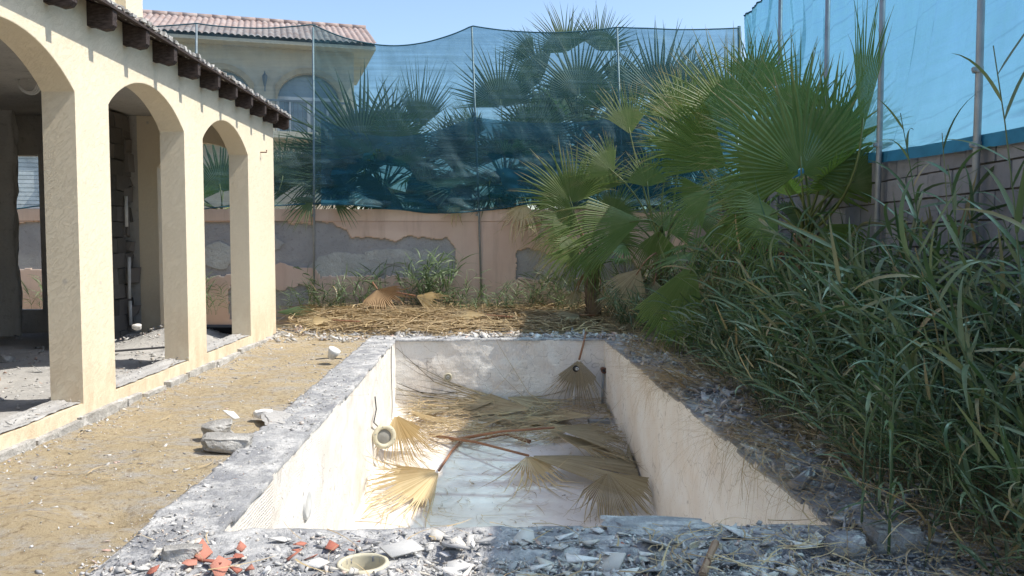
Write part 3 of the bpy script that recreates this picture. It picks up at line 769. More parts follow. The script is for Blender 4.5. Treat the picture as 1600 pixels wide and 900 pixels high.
def netr(u, v):
    s = 2.4 + (kn[-1] + .0 - 2.4) * u; sag = np.zeros_like(s)
    for i in range(len(kn) - 1):
        a, e = kn[i], kn[i + 1]; t = np.clip((s - a) / (e - a), 0, 1); sag = np.where((s >= a) & (s <= e), (.02, .02, .03, .06, .14)[i] * 4 * t * (1 - t), sag)
    zt = zr + .15 * (s / 13.3) - sag
    zb = np.interp(s, [2.4, 4.5, 5.6, 6.4, 7.2, 7.75, 8.6, 10, 13.3], [1.97, 1.97, 1.985, 2.0, 2.03, 2.06, 2.12, 2.12, 2.0]) + .004 * np.sin(s * 3.1)
    z = zt + (zb - zt) * v
    pul = np.clip((s - 8.4) / 4, 0, 1)
    fold = (fbm(s * 1.0 + (z - 4) * (.18 + .45 * pul), z * .16, .50, 4, 401) - .47)
    t_ = .0 - .13 * np.sin(v * PI) + fold * (.30 + .62 * pul)
    t_ = np.where(z < 2.15, np.maximum(t_, .03), t_); t_ = np.where((z >= 2.15) & (z < 2.4), np.maximum(t_, .03 - (z - 2.15) * .9), t_)
    t_ = np.minimum(t_, .07 + .6 * pul)
    base = np.array(RW(0)); D = np.array(du); Nn = np.array(dn)
    P = base[None] + s[:, None] * D[None] + t_[:, None] * Nn[None]; P[:, 2] = z; return P
V, F = grid(netr, 300, 110); mk('net_sheet', V, F, M_netr, nr, True)
def netr2(u, v):
    P = netr(u, .968 + .036 * v); P += np.array(dn)[None] * .012; return P
V, F = grid(netr2, 200, 4); mk('hem_band', V, F, simple('net_band', (.03, .20, .33), .7), nr, True)
hb = netr(u, u * 0); B().tube([Vector(h) for h in hb], .014, 6).mk('hem', M_hem, nr, True)

# ------------------------------------------------------------------ NEIGHBOURING HOUSE
fa = math.atan2(1.2, 4.7); fu = Vector((-math.cos(fa), -math.sin(fa), 0)); fn = Vector((-math.sin(fa) * -1, -math.cos(fa), 0)); fn = Vector((fu.y, -fu.x, 0)); fn = fn if fn.y < 0 else -fn
F0 = Vector((-3.46, 22.4, 0))
def FW(s, t=0, z=0): return F0 + fu * s - fn * t + Vector((0, 0, z))
nh = thing('neighbour_house', F0, 'two storey cream house with clay tiled roof and arched windows behind the net', 'house')
V, F = arch_wall(lambda s, t, z: FW(s, t, z), 0, 16, -.2, 6.45, .3, [(.35, 1.98, 4.1, 5.02, .66), (2.55, 4.15, 4.1, 5.02, .66), (4.8, 6.4, 4.1, 5.02, .66), (7.4, 8.7, 1.7, 3.4, 0)], 18)
clean(mk('house_wall', V, F, M_ncream, nh))
V = [FW(s, t, z) for z in (-.2, 6.43) for t in (.31, 7) for s in (0, .3)]; mk('side_wall', V, [(0, 2, 3, 1), (4, 5, 7, 6), (0, 1, 5, 4), (2, 6, 7, 3), (0, 4, 6, 2), (1, 3, 7, 5)], M_ncream, nh)
def fbox(b, s0, s1, t0, t1, z0, z1):
    return b.add([FW(s, t, z) for z in (z0, z1) for t in (t0, t1) for s in (s0, s1)], [(0, 2, 3, 1), (4, 5, 7, 6), (0, 1, 5, 4), (2, 6, 7, 3), (0, 4, 6, 2), (1, 3, 7, 5)])
for (a, e) in ((.35, 1.98), (2.55, 4.15), (4.8, 6.4)):
    w = B(); h = (e - a) / 2; r = .66; Rr = (h * h + r * r) / (2 * r); c = (a + e) / 2
    prev = None
    fbox(w, a, a + .07, .12, .18, 4.1, 5.02); fbox(w, e - .07, e, .12, .18, 4.1, 5.02); fbox(w, c - .04, c + .04, .12, .18, 4.1, 5.0); fbox(w, a, e, .115, .185, 4.98, 5.08)
    fbox(w, a + .3, a + .36, .12, .18, 4.1, 4.98); fbox(w, e - .36, e - .3, .12, .18, 4.1, 4.98)
    wf = w.mk('window_frame', M_wframe, nh)
    g = B(); fbox(g, a, e, .2, .21, 4.1, 4.99); g.mk('pane', M_glass, wf)
    P = [(a, 5.0)] + [(s, 5.02 + math.sqrt(Rr * Rr - (s - c) ** 2) - (Rr - r)) for s in np.linspace(a, e, 15)] + [(e, 5.0)]
    g = B(); g.add([FW(s, .2, z) for s, z in P], [tuple(range(len(P)))]); g.mk('pane', M_glass, wf)
    # raised arch moulding
    m_ = B(); S = np.linspace(a - .02, e + .02, 16)
    fz = lambda s, q: 5.02 + math.sqrt(max(0, (Rr + q) ** 2 - (s - c) ** 2)) - (Rr - r)
    for i in range(15):
        s0, s1 = S[i], S[i + 1]
        m_.add([FW(s, t, z) for t in (-.05, 0) for s, z in ((s0, fz(s0, .0)), (s1, fz(s1, .0)), (s1 if abs(s1 - c) < 10 else s1, fz(s1, .14)), (s0, fz(s0, .14)))],
               [(0, 1, 2, 3), (0, 4, 5, 1), (3, 2, 6, 7)])
    m_.mk('arch_moulding', simple('ochre_moulding', (.46, .37, .24)) if 'ochre_moulding' not in bpy.data.materials else bpy.data.materials['ochre_moulding'], nh)
# balcony, railing
fbox(B(), .2, 6.6, -.7, 0, 3.92, 4.08).mk('balcony_slab', M_ncream, nh)
rl = B(); fbox(rl, .2, 6.6, -.68, -.64, 4.82, 4.87); rail = rl.mk('railing', M_iron, nh)
for k in range(58):
    b = B(); s = .25 + k * .11; fbox(b, s, s + .016, -.668, -.652, 4.08, 4.82)
    b.mk('baluster', M_iron, rail)
# shutter
sh = B(); fbox(sh, 7.4, 8.7, .12, .13, 1.7, 3.4); sho = sh.mk('roller_shutter', M_wframe, nh)
for k in range(17): b = B(); fbox(b, 7.4, 8.7, .095, .12, 1.71 + k * .1, 1.795 + k * .1); b.mk('slat', M_wframe, sho)
# wall lamp
lp = B(); c = FW(2.26, -.12, 5.45)
lp.lathe(c, (0, 0, 1), [(.01, -.20), (.035, -.14), (.06, -.02), (.075, .06), (.08, .08), (.02, .15), (.008, .22)], 6); lp.tube([FW(2.26, 0, 5.2), FW(2.26, -.15, 5.15), c + Vector((0, 0, -.2))], .015, 6); lp.mk('wall_lamp', M_iron, nh)
# roof of barrel tiles
RS0, RS1, REt, RRt, REz, RRz = -.55, 16, -.55, 2.1, 6.38, 7.42
def rooff(u, v):
    s = RS0 + (RS1 - RS0) * u; t = REt + (RRt - REt) * v; n_ = 15
    ph = (s / .155) % 1.0
    zz = REz + (RRz - REz) * v + .045 * np.abs(np.sin(ph * PI)) + .030 * (1 - ((v * n_) % 1.0)) + (fbm(s, t, .4, 3, 501) - .45) * .03
    b0 = np.array(F0); return b0[None] + s[:, None] * np.array(fu)[None] - t[:, None] * np.array(fn)[None] + np.stack([0 * s, 0 * s, zz], -1)
V, F = grid(rooff, 1100, 75); mk('roof_tiles', V, F, M_tile, nh, True, 'stuff')
b = B(); b.add([FW(s, t, z) for s in (RS0 + .03, RS1) for t, z in ((REt + .04, REz - .10), (REt + .04, REz - .02), (RRt, RRz - .02), (4.6, REz - .1))], [(0, 1, 2, 3), (4, 7, 6, 5), (0, 4, 5, 1), (0, 3, 7, 4)]); b.mk('roof_deck', M_ncream, nh)
V = [FW(s, t, z) for s in (RS0 + .02, RS1) for t, z in ((RRt, RRz), (4.75, REz + .05))]; mk('roof_back', V, [(0, 1, 3, 2)], M_tile, nh)
rid = [0]
rmesh = None
for k in range(40):
    s = RS0 + k * .38; b = B(); b.tube([FW(s, RRt, RRz + .035), FW(s + .40, RRt, RRz + .05)], [.10, .085], 8, True); b.mk('ridge_tile', M_tile, nh, True)

# ------------------------------------------------------------------ LEAVES, FANS, PALMS
def fan(hub, axis, normal, R, nseg=40, spread=R_(230), split=.42, droop=.15, root=None, seed=0, fold=.5, pr=.010, curl=.0, ragged=.12, dark=0, cup=.0, wave=.035, cdir=0, gap=1.0, tcs=.12):
    rd = random.Random(seed); wph = rd.uniform(0, 6); wk = rd.uniform(2.2, 4.5); hub = Vector(hub); ax = Vector(axis).normalized(); nm = Vector(normal); nm = (nm - ax * nm.dot(ax)).normalized(); sx = ax.cross(nm)
    V = []; F = []; dth = spread / nseg
    ts = [0.03, .25, split, split + (1 - split) * .35, split + (1 - split) * .7, 1.0]
    for i in range(nseg):
        th = -spread / 2 + (i + .5) * dth
        edgef = 1 - .30 * abs(th / (spread / 2)) ** 2
        Ri = R * 1.08 * edgef * (1 - rd.random() * ragged * 1.6); jit = rd.gauss(0, .035); tc = rd.gauss(0, tcs); dr = droop * (.6 + .9 * rd.random()); cl = curl * (rd.gauss(0, .7) + cdir); k0 = len(V)
        for t in ts:
            a = th + (jit * max(0, t - split) * 3) + cl * max(0, t - split) ** 2
            c = ax * math.cos(a) + sx * math.sin(a)
            if t <= split: hw = t * Ri / 1.0 * math.tan(dth / 2) * 1.02
            else: hw = split * Ri * gap * math.tan(dth / 2) * (1 - (t - split) / (1 - split)) ** 1.0 + .0007
            if t <= split:   # neighbours share edges: use common radius there
                rr = t * R * .93
                hw = rr * math.tan(dth / 2) * (1.01 if t < .1 else 1.01 * gap)
            else: rr = split * R * .93 + (t - split) / (1 - split) * (Ri - split * R * .93)
            lat = -ax * math.sin(a) + sx * math.cos(a)
            g = dr * R * max(0, t - .35) ** 2 * 1.6
            p = hub + c * rr + nm * (cup * R * (t * t) * abs(math.sin(th)) + wave * R * t * math.sin(th * wk + wph) + tc * R * max(0, t - split) ** 2) - Vector((0, 0, g))
            f = hw * fold
            V += [p - lat * hw - nm * f * .5, p + nm * f * .5, p + lat * hw - nm * f * .5]
        for j in range(len(ts) - 1):
            q = k0 + j * 3; F += [(q, q + 1, q + 4, q + 3), (q + 1, q + 2, q + 5, q + 4)]
    return V, F
def frond(parent, mat, pmat, hub, axis, normal, R, root=None, pr=.011, name='frond', **kw):
    V, F = fan(hub, axis, normal, R, **kw)
    o = mk(name, V, F, mat, parent)
    if root is not None:
        hub = Vector(hub); root = Vector(root); ax = Vector(axis).normalized(); L = (hub - root).length
        c1 = hub - ax * L * .45; pts = []
        for k in range(9):
            t = k / 8; pts.append(root.lerp(c1, t).lerp(c1.lerp(hub, t), t))
        B().tube(pts + [hub + ax * R * .12], [pr * 1.7 - pr * 1.0 * k / 9 for k in range(10)], 6).mk('petiole', pmat, o, True)
    return o
def dirpx(ang, tilt=0.0):
    """image-plane direction: ang degrees anticlockwise from right; tilt>0 leans away from the camera"""
    a = R_(ang); v = Vector((math.cos(a), 0, math.sin(a))); return (v + Vector((0, tilt, 0))).normalized()
def palm(label, base, crown, trunk_r, fr, mat, pmat, name='fan_palm', skirt=0, group=None, skirtR=.6, auto=0, autoR=1.0):
    t = thing(name, base, label, 'palm tree', group); base = Vector(base); crown = Vector(crown)
    pts = [base.lerp(crown, k / 7) + Vector((.02 * math.sin(k), .02 * math.cos(k * 1.3), 0)) for k in range(8)]
    b = B(); b.tube(pts, [trunk_r * (1.25 - .25 * k / 7) for k in range(8)], 12)
    tr = b.mk('trunk', M_trunk, t, True)
    bb = B(); L = (crown - base).length; nb_ = int(L / .055)      # old leaf bases
    for k in range(nb_ * 5):
        h = (k / (nb_ * 5)); p = base.lerp(crown, h); a = k * 2.4; o = Vector((math.cos(a), math.sin(a), 0))
        w = o.cross(Vector((0, 0, 1))) * .03; q = p + o * trunk_r * .95
        bb.add([q - w, q + w, q + w * .5 + o * .045 + Vector((0, 0, .10)), q - w * .5 + o * .045 + Vector((0, 0, .10)), q + Vector((0, 0, .03)) - o * .03], [(0, 1, 2, 3), (0, 3, 4), (1, 4, 2)])
    if bb.V: bb.mk('leaf_bases', M_trunk, t, kind='stuff')
    for i, f in enumerate(fr):
        hx, hy, hd, ang, Rpx = f[:5]; kw = dict(f[5]) if len(f) > 5 else {}
        tilt = kw.pop('tilt', 0.15); yaw = kw.pop('yaw', 0.0); m_ = kw.pop('mat', mat)
        hub = PY(hx, hy, hd); Rpx *= 1.12; ax = dirpx(ang, tilt); nm = Vector((math.sin(R_(yaw)), -math.cos(R_(yaw)), .15))
        frond(t, m_, M_petg if m_ is not M_dryg else M_pet, hub, ax, nm, Rpx * hd / 1300, root=crown + Vector((random.uniform(-.05, .05), random.uniform(-.05, .05), random.uniform(-.05, .08))), seed=i * 13 + int(hx), **kw)
    ra = random.Random(int(base.x * 100) + 5)
    for k in range(auto):
        a = 2 * PI * (k * .381966) + ra.uniform(-.3, .3); el = ra.uniform(-.6, 1.15); o = Vector((math.cos(a) * math.cos(el), math.sin(a) * math.cos(el), math.sin(el)))
        hub = crown + o * ra.uniform(.55, .95) * autoR; nm = (Vector((0, 0, 1)) - o * o.z) if el < 1 else Vector((-math.cos(a), -math.sin(a), .2)); nm = nm + Vector((ra.uniform(-.6, .6), ra.uniform(-1.2, .1), 0))
        hub.y = max(hub.y, BACKY + .25) if base.y > BACKY else min(hub.y, BACKY - .45)
        frond(t, mat, M_petg, hub, o + Vector((0, 0, -.15)), nm, autoR * ra.uniform(.75, 1.05), root=crown, seed=400 + k, spread=R_(ra.uniform(150, 230)), droop=ra.uniform(.08, .3), nseg=32)
    for k in range(skirt):
        a = 2 * PI * k / skirt + random.random(); o = Vector((math.cos(a), math.sin(a), -.9)); hub = crown + o * .4
        frond(t, M_dryg, M_pet, hub, Vector((o.x * .4, o.y * .4, -1)), Vector((o.x, o.y, .3)), skirtR * random.uniform(.8, 1.1), root=crown, name='dead_frond', spread=R_(110), nseg=22, droop=.1, curl=.6, seed=900 + k, fold=1.8, gap=.75, tcs=.3)
    return t
S = dict
# front palms
palm('small fan palm with short trunk standing at the garden wall left of the thicket', (1.72, 13.2, .0), PY(925, 418, 13.2), .10, [
    (893, 318, 13.0, 106, 104, S(spread=R_(170), tilt=.1)), (903, 352, 12.9, 165, 92, S(spread=R_(110), tilt=-.2, droop=.35)),
    (935, 300, 13.2, 78, 80, S(spread=R_(120), tilt=.3)), (905, 385, 12.7, 200, 75, S(spread=R_(120), droop=.4, tilt=-.4)),
    (950, 372, 12.8, 20, 75, S(spread=R_(120), droop=.5, tilt=-.3)), (925, 395, 12.6, 250, 60, S(spread=R_(120), droop=.5, tilt=-.5)),
    (880, 350, 13.1, 235, 60, S(mat=M_dryg, spread=R_(90), droop=.6, curl=.6)), (955, 340, 13.1, 60, 70, S(spread=R_(120), tilt=.3))], M_palm, M_petg, skirt=4, skirtR=.35, auto=2, autoR=.5)
palm('narrow fan palm with bright upright leaf in the middle of the thicket edge', (2.55, 12.6, .0), PY(1040, 400, 12.6), .10, [
    (1012, 292, 12.5, 92, 66, S(spread=R_(150), tilt=.15)), (1002, 344, 12.1, 190, 148, S(spread=R_(70), tilt=-.15, droop=.25, split=.6)),
    (985, 210, 12.9, 100, 90, S(spread=R_(90), tilt=.2)), (1030, 360, 12.2, 265, 80, S(spread=R_(100), droop=.3)), (1050, 250, 12.8, 60, 95, S(spread=R_(150), tilt=.3)),
    (1075, 330, 12.4, 10, 100, S(spread=R_(120), droop=.3)), (1000, 420, 12.1, 240, 85, S(spread=R_(90), droop=.3, mat=M_dryg)), (1070, 180, 13.0, 80, 90, S(spread=R_(150), tilt=.3)),
    (960, 270, 12.8, 140, 80, S(spread=R_(110), tilt=.1))], M_palm, M_petg, skirt=5, skirtR=.55, auto=5, autoR=.8)
palm('large fan palm leaning over the thicket with pale arching leaf', (3.15, 10.4, .0), PY(1165, 370, 10.4), .13, [
    (1135, 262, 10.0, 148, 160, S(spread=R_(75), tilt=-.25, split=.62, droop=.18, yaw=-25)), (1145, 185, 10.2, 100, 140, S(spread=R_(150), tilt=.1, droop=.06)),
    (1195, 225, 10.0, 140, 150, S(spread=R_(50), tilt=-.3, split=.7, droop=.1, yaw=40)), (1090, 240, 10.3, 120, 110, S(spread=R_(130), tilt=.2)),
    (1110, 300, 9.9, 200, 105, S(spread=R_(100), droop=.4, tilt=-.3)), (1085, 408, 9.4, 248, 150, S(spread=R_(62), droop=.0, tilt=-.12, split=.75)),
    (1180, 140, 10.5, 78, 110, S(spread=R_(130), tilt=.2)), (1060, 190, 10.6, 110, 95, S(spread=R_(110), tilt=.2)), (1150, 330, 9.8, 265, 110, S(spread=R_(100), droop=.4))], M_palm, M_petg, skirt=8, skirtR=.8, auto=5, autoR=.8)
palm('tallest front fan palm with great round dark green leaves before the right net', (3.45, 8.5, .0), PY(1262, 372, 8.6), .14, [
    (1252, 268, 8.1, 92, 178, S(spread=R_(250), tilt=.08, droop=.06, nseg=46, split=.46)), (1346, 215, 7.5, 84, 225, S(spread=R_(26), nseg=16, tilt=.06, droop=.0, split=.55, yaw=25)),
    (1245, 200, 8.7, 102, 150, S(spread=R_(110), tilt=.15, droop=.05)), (1300, 235, 8.3, 70, 150, S(spread=R_(130), tilt=.1, droop=.06)), (1210, 250, 8.4, 140, 130, S(spread=R_(130), tilt=.0, droop=.2)),
    (1320, 290, 8.1, 25, 120, S(spread=R_(120), droop=.35, tilt=-.2)), (1215, 330, 8.0, 205, 120, S(spread=R_(120), droop=.4, tilt=-.3)), (1290, 350, 8.0, 300, 110, S(spread=R_(120), droop=.4)),
    (1335, 230, 8.6, 75, 120, S(spread=R_(90), tilt=.1))], M_palm, M_petg, skirt=9, skirtR=.75, auto=5, autoR=.8)
# palms beyond the wall, behind the net
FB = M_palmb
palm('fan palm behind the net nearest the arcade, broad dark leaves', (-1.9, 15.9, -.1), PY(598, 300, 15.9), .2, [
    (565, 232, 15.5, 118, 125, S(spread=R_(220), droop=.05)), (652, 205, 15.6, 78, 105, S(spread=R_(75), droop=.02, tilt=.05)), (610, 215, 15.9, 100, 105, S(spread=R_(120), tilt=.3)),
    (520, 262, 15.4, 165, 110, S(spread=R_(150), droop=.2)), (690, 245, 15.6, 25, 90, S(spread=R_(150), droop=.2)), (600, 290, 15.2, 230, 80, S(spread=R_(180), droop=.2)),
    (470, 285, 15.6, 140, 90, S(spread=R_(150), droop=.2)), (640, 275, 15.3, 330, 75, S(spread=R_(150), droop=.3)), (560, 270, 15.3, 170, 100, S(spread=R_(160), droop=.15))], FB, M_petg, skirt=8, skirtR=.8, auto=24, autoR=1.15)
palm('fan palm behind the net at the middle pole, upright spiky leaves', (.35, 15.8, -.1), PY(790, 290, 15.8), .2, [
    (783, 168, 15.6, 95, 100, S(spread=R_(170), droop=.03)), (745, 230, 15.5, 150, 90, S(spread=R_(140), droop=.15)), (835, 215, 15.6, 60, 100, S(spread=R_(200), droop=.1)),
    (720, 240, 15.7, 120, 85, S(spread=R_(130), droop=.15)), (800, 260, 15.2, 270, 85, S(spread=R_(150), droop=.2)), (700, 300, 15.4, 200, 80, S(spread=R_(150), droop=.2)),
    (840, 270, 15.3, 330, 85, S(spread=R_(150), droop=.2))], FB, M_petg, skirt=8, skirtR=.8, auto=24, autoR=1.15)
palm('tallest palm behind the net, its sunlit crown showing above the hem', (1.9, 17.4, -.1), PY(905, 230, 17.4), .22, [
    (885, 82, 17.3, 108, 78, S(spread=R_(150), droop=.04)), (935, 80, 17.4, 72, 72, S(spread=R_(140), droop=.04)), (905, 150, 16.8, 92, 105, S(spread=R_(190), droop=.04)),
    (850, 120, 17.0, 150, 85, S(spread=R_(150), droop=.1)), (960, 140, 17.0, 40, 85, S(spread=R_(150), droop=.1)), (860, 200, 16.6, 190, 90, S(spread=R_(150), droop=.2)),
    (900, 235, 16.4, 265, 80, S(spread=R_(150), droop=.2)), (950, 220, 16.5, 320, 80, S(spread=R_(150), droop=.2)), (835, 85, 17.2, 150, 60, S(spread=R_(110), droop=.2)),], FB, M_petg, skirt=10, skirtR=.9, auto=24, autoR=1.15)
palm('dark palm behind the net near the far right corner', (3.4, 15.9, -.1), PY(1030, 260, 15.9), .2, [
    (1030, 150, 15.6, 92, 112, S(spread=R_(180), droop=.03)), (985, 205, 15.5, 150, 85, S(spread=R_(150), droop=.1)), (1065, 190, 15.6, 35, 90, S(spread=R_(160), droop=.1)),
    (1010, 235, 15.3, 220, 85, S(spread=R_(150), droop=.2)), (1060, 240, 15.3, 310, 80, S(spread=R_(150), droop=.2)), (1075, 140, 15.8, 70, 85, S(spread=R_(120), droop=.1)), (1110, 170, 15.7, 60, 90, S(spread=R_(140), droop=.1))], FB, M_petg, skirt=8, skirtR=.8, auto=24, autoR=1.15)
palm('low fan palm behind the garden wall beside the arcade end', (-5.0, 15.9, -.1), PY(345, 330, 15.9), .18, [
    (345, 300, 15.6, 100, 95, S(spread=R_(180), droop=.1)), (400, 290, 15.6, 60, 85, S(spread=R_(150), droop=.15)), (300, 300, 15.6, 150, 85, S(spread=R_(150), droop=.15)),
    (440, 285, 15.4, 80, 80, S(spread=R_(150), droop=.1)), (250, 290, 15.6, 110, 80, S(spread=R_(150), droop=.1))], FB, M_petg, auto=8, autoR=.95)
# live frond tips and dead skirt hanging over the wall cap
def hang(hx, hy, ang, Rpx, mat, label, **kw):
    hub = PY(hx, hy, BACKY - .12); t = thing('hanging_frond', hub, label, 'palm frond')
    V, F = fan(hub, dirpx(ang, -.25), Vector((0, -1, .3)), Rpx * 14.3 / 1300, seed=int(hx), **kw); mk('blade', V, F, mat, t)
    B().tube([hub + Vector((0, .30, .12)), hub + Vector((0, .12, .06)), hub], .012, 6).mk('stalk', M_petg if mat is M_weed else M_pet, t)
hang(490, 306, 225, 60, M_weed, 'yellow green frond drooping over the wall beside the arcade', spread=R_(80), nseg=12, droop=.25, fold=.8)
hang(520, 312, 330, 52, M_weed, 'small green frond drooping over the wall right of the first pole', spread=R_(70), nseg=9, droop=.3, fold=.8)
hang(818, 318, 262, 62, M_dry, 'dead brown frond hanging over the wall beside the small palm', spread=R_(120), nseg=24, droop=.25, curl=.9, fold=1)
hang(868, 322, 250, 70, M_dryg, 'greyish dead frond hanging just left of the small palm trunk', spread=R_(100), nseg=20, droop=.25, curl=.9, fold=1)
hang(715, 318, 250, 34, M_dry, 'short dry frond wisp poking under the net by the middle pole', spread=R_(90), nseg=7, droop=.2, curl=.6, fold=1)

# ------------------------------------------------------------------ DEAD FRONDS IN THE POOL
def PFl(px, py, dz=.03):
    d = ray(px, py); o = Vector((0, 0, CH))      # plane z = -.91-.1*(PB-y)+dz
    k = (-.91 - .1 * PB + dz - o.z) / (d.z - .1 * d.y); return o + d * k
def pfrond(hx, hy, tx, ty, label, R=None, mat=M_dry, lift=.05, spread=100, nseg=28, pet=None, droop=.05, curl=.4, tiplift=.0, tilt=0, **kw):
    lift *= 1.35; hub = PFl(hx, hy, lift); tip = PFl(tx, ty, .02 + tiplift); ax = tip - hub
    t = thing('dead_palm_frond', hub, label, 'palm frond', 'dead palm fronds lying in the pool')
    kw.setdefault('split', .30); nseg = int(nseg * 1.35); kw.setdefault('gap', .80); V, F = fan(hub, ax, Vector((tilt, -.15, 1)), (R or ax.length) * 1.6, nseg=nseg, ragged=.3, spread=R_(spread), droop=droop + .12, curl=curl, seed=int(hx + hy), fold=1.9, wave=.10, tcs=.45, **kw)
    V = [Vector((min(max(v.x, PL + .02), PR - .02), min(v.y, PB - .03), max(v.z, flz(v.y) + .012 + random.random() * .004))) for v in V]
    mk('blade', V, F, mat, t)
    if pet:
        p = PFl(pet[0], pet[1], .04); B().tube([hub + (hub - p) * -.0, hub.lerp(p, .5) + Vector((0, 0, .03)), p], [.013, .014, .022], 8).mk('petiole', M_pet, t, True)
pfrond(686, 735, 590, 782, 'large golden dead fan with long stalk lying in the sunlit left of the pool', pet=(722, 688), spread=118, nseg=38, lift=.16, curl=.7, cdir=-.9, R=.92)
pfrond(618, 648, 652, 722, 'upright straw coloured fan leaning beside the lamp ring', lift=.32, spread=95, nseg=34, curl=.3, R=.68, gap=.95)
pfrond(640, 642, 722, 668, 'flat golden fan just right of the leaning one, pointing right', lift=.12, spread=75, nseg=24, tilt=.2)
pfrond(826, 712, 1000, 745, 'widest dead fan with its long red stalk crossing the pool floor', mat=M_dryg, pet=(672, 680), spread=50, nseg=30, lift=.16, curl=.3, split=.7)
pfrond(824, 712, 862, 768, 'small split dead fan spilling towards the camera at the stalk junction', mat=M_dry, spread=110, nseg=16, lift=.15, curl=.9)
pfrond(866, 668, 1005, 700, 'dense greyish fan piled against the right pool wall', mat=M_dryg, pet=(706, 688), spread=62, nseg=34, lift=.30, curl=.5, droop=.15)
pfrond(858, 672, 1000, 730, 'second fan lying under the dense one at the right wall', mat=M_dryg, spread=55, nseg=26, lift=.20, curl=.8, droop=.15)
pfrond(950, 738, 990, 812, 'dead fan with pale green centre in the near right of the pool floor', mat=M_dryg, spread=130, nseg=34, lift=.22, curl=.5, split=.45, droop=.1)
pfrond(835, 640, 650, 628, 'long grey brown fan lying left along the foot of the far pool wall', mat=M_dryg, spread=40, nseg=24, lift=.12)
pfrond(930, 650, 760, 636, 'brown fan lying left below the hanging frond', mat=M_dryg, spread=45, nseg=24, lift=.16)
pfrond(740, 655, 900, 655, 'straw fan lying right across the middle of the pool floor', mat=M_dryg, spread=34, nseg=22, lift=.10)
pfrond(650, 630, 800, 634, 'thin dry fan against the far pool wall at the left corner', mat=M_dry, spread=30, nseg=18, lift=.10)
pfrond(790, 620, 880, 640, 'curled fan heaped beneath the hanging frond', mat=M_dryg, spread=80, nseg=24, lift=.16, curl=.8)
pfrond(860, 655, 780, 664, 'ragged fan scrap between the two red stalks', mat=M_dry, spread=60, nseg=16, lift=.06, curl=.8)
for i, (a, b_, c_, d_, sp, mt, lab) in enumerate(((700, 640, 640, 646, 60, M_dryg, 'crumpled grey fan at the left foot of the far pool wall'), (770, 628, 700, 640, 70, M_dryg, 'crumpled fan heaped below the round inlet fitting'), (930, 630, 985, 650, 80, M_dryg, 'curled fan in the far right corner of the pool'),
        (905, 690, 985, 716, 70, M_dry, 'paler split fan lying on top of the pile at the right wall'), (900, 664, 830, 684, 60, M_dryg, 'ragged fan reaching left from the pile at the right wall'), (800, 650, 740, 668, 50, M_dry, 'yellow dry fan scrap in the middle of the litter'), (985, 690, 1012, 740, 60, M_dryg, 'fan standing crumpled against the right pool wall'))):
    pfrond(a, b_, c_, d_, lab, mat=mt, spread=sp, nseg=24, lift=.14, curl=.7, R=.62)
# frond hanging down the far wall
hub = PY(905, 562, PB - .16); t = thing('dead_palm_frond', hub, 'folded dead fan hanging upside down over the far pool wall', 'palm frond', 'dead palm fronds lying in the pool')
V, F = fan(hub, Vector((-.10, .03, -1)), Vector((0, -1, 0)), 1.02, nseg=50, spread=R_(100), droop=.0, curl=.35, seed=5, fold=2.4, split=.34, wave=.12, ragged=.4, gap=.78, tcs=.3)
mk('blade', V, F, M_dryg, t); B().tube([hub, hub + Vector((.06, .08, .18)), hub + Vector((.12, .25, .34))], .014, 8).mk('petiole', M_pet, t, True)
b = B(); b.tube([PFl(735, 690, .05), PFl(790, 678, .08), PFl(828, 690, .06)], [.014, .016, .026], 8); tag(b.mk('palm_stalk', M_pet, None, True), 'bare red brown palm stalk lying across the pool floor, thick end right', 'palm stalk')

def gfrond(px, py, yy, ax, R, mat, lab, spread=110, up_=.1, nz=(0, -.4, 1)):
    hub = PY(px, py, yy); t = thing('fallen_frond', hub, lab, 'palm frond')
    V, F = fan(hub, ax, Vector(nz), R, nseg=26, spread=R_(spread), droop=.15, curl=.6, seed=int(px), fold=1.6, wave=.08, ragged=.3)
    mk('blade', [Vector((v.x, min(v.y, BACKY - .03), v.z)) for v in V], F, mat, t); B().tube([hub - Vector(ax) * .4 + Vector((0, 0, -.03)), hub], [.014, .01], 6).mk('stalk', M_pet, t)
gfrond(590, 452, 13.6, (.25, -.3, -.35), .75, simple('russet_frond', (.36, .24, .13), .8), 'russet brown dead fan slumped against the garden wall', 150, nz=(0, -1, .6))
gfrond(650, 462, 13.5, (.8, -.2, -.2), .7, M_dry, 'straw coloured dead fan to the right of the russet one', 80, nz=(0, -.8, .7))
gfrond(432, 488, 13.0, (1, .1, .05), .75, M_weed, 'pale green fallen fan lying at the end of the arcade', 45)
gfrond(905, 492, 12.6, (-.7, -.6, .0), .6, M_dryg, 'grey dead fan lying below the small palm trunk', 90)
gfrond(520, 500, 12.3, (-1, -.1, .0), .7, M_dry, 'dry fan flattened on the litter beside the arcade corner', 50)
gfrond(760, 492, 12.6, (-1, .1, .0), .7, M_dry, 'dry fan flattened on the litter below the leaning pole', 50)
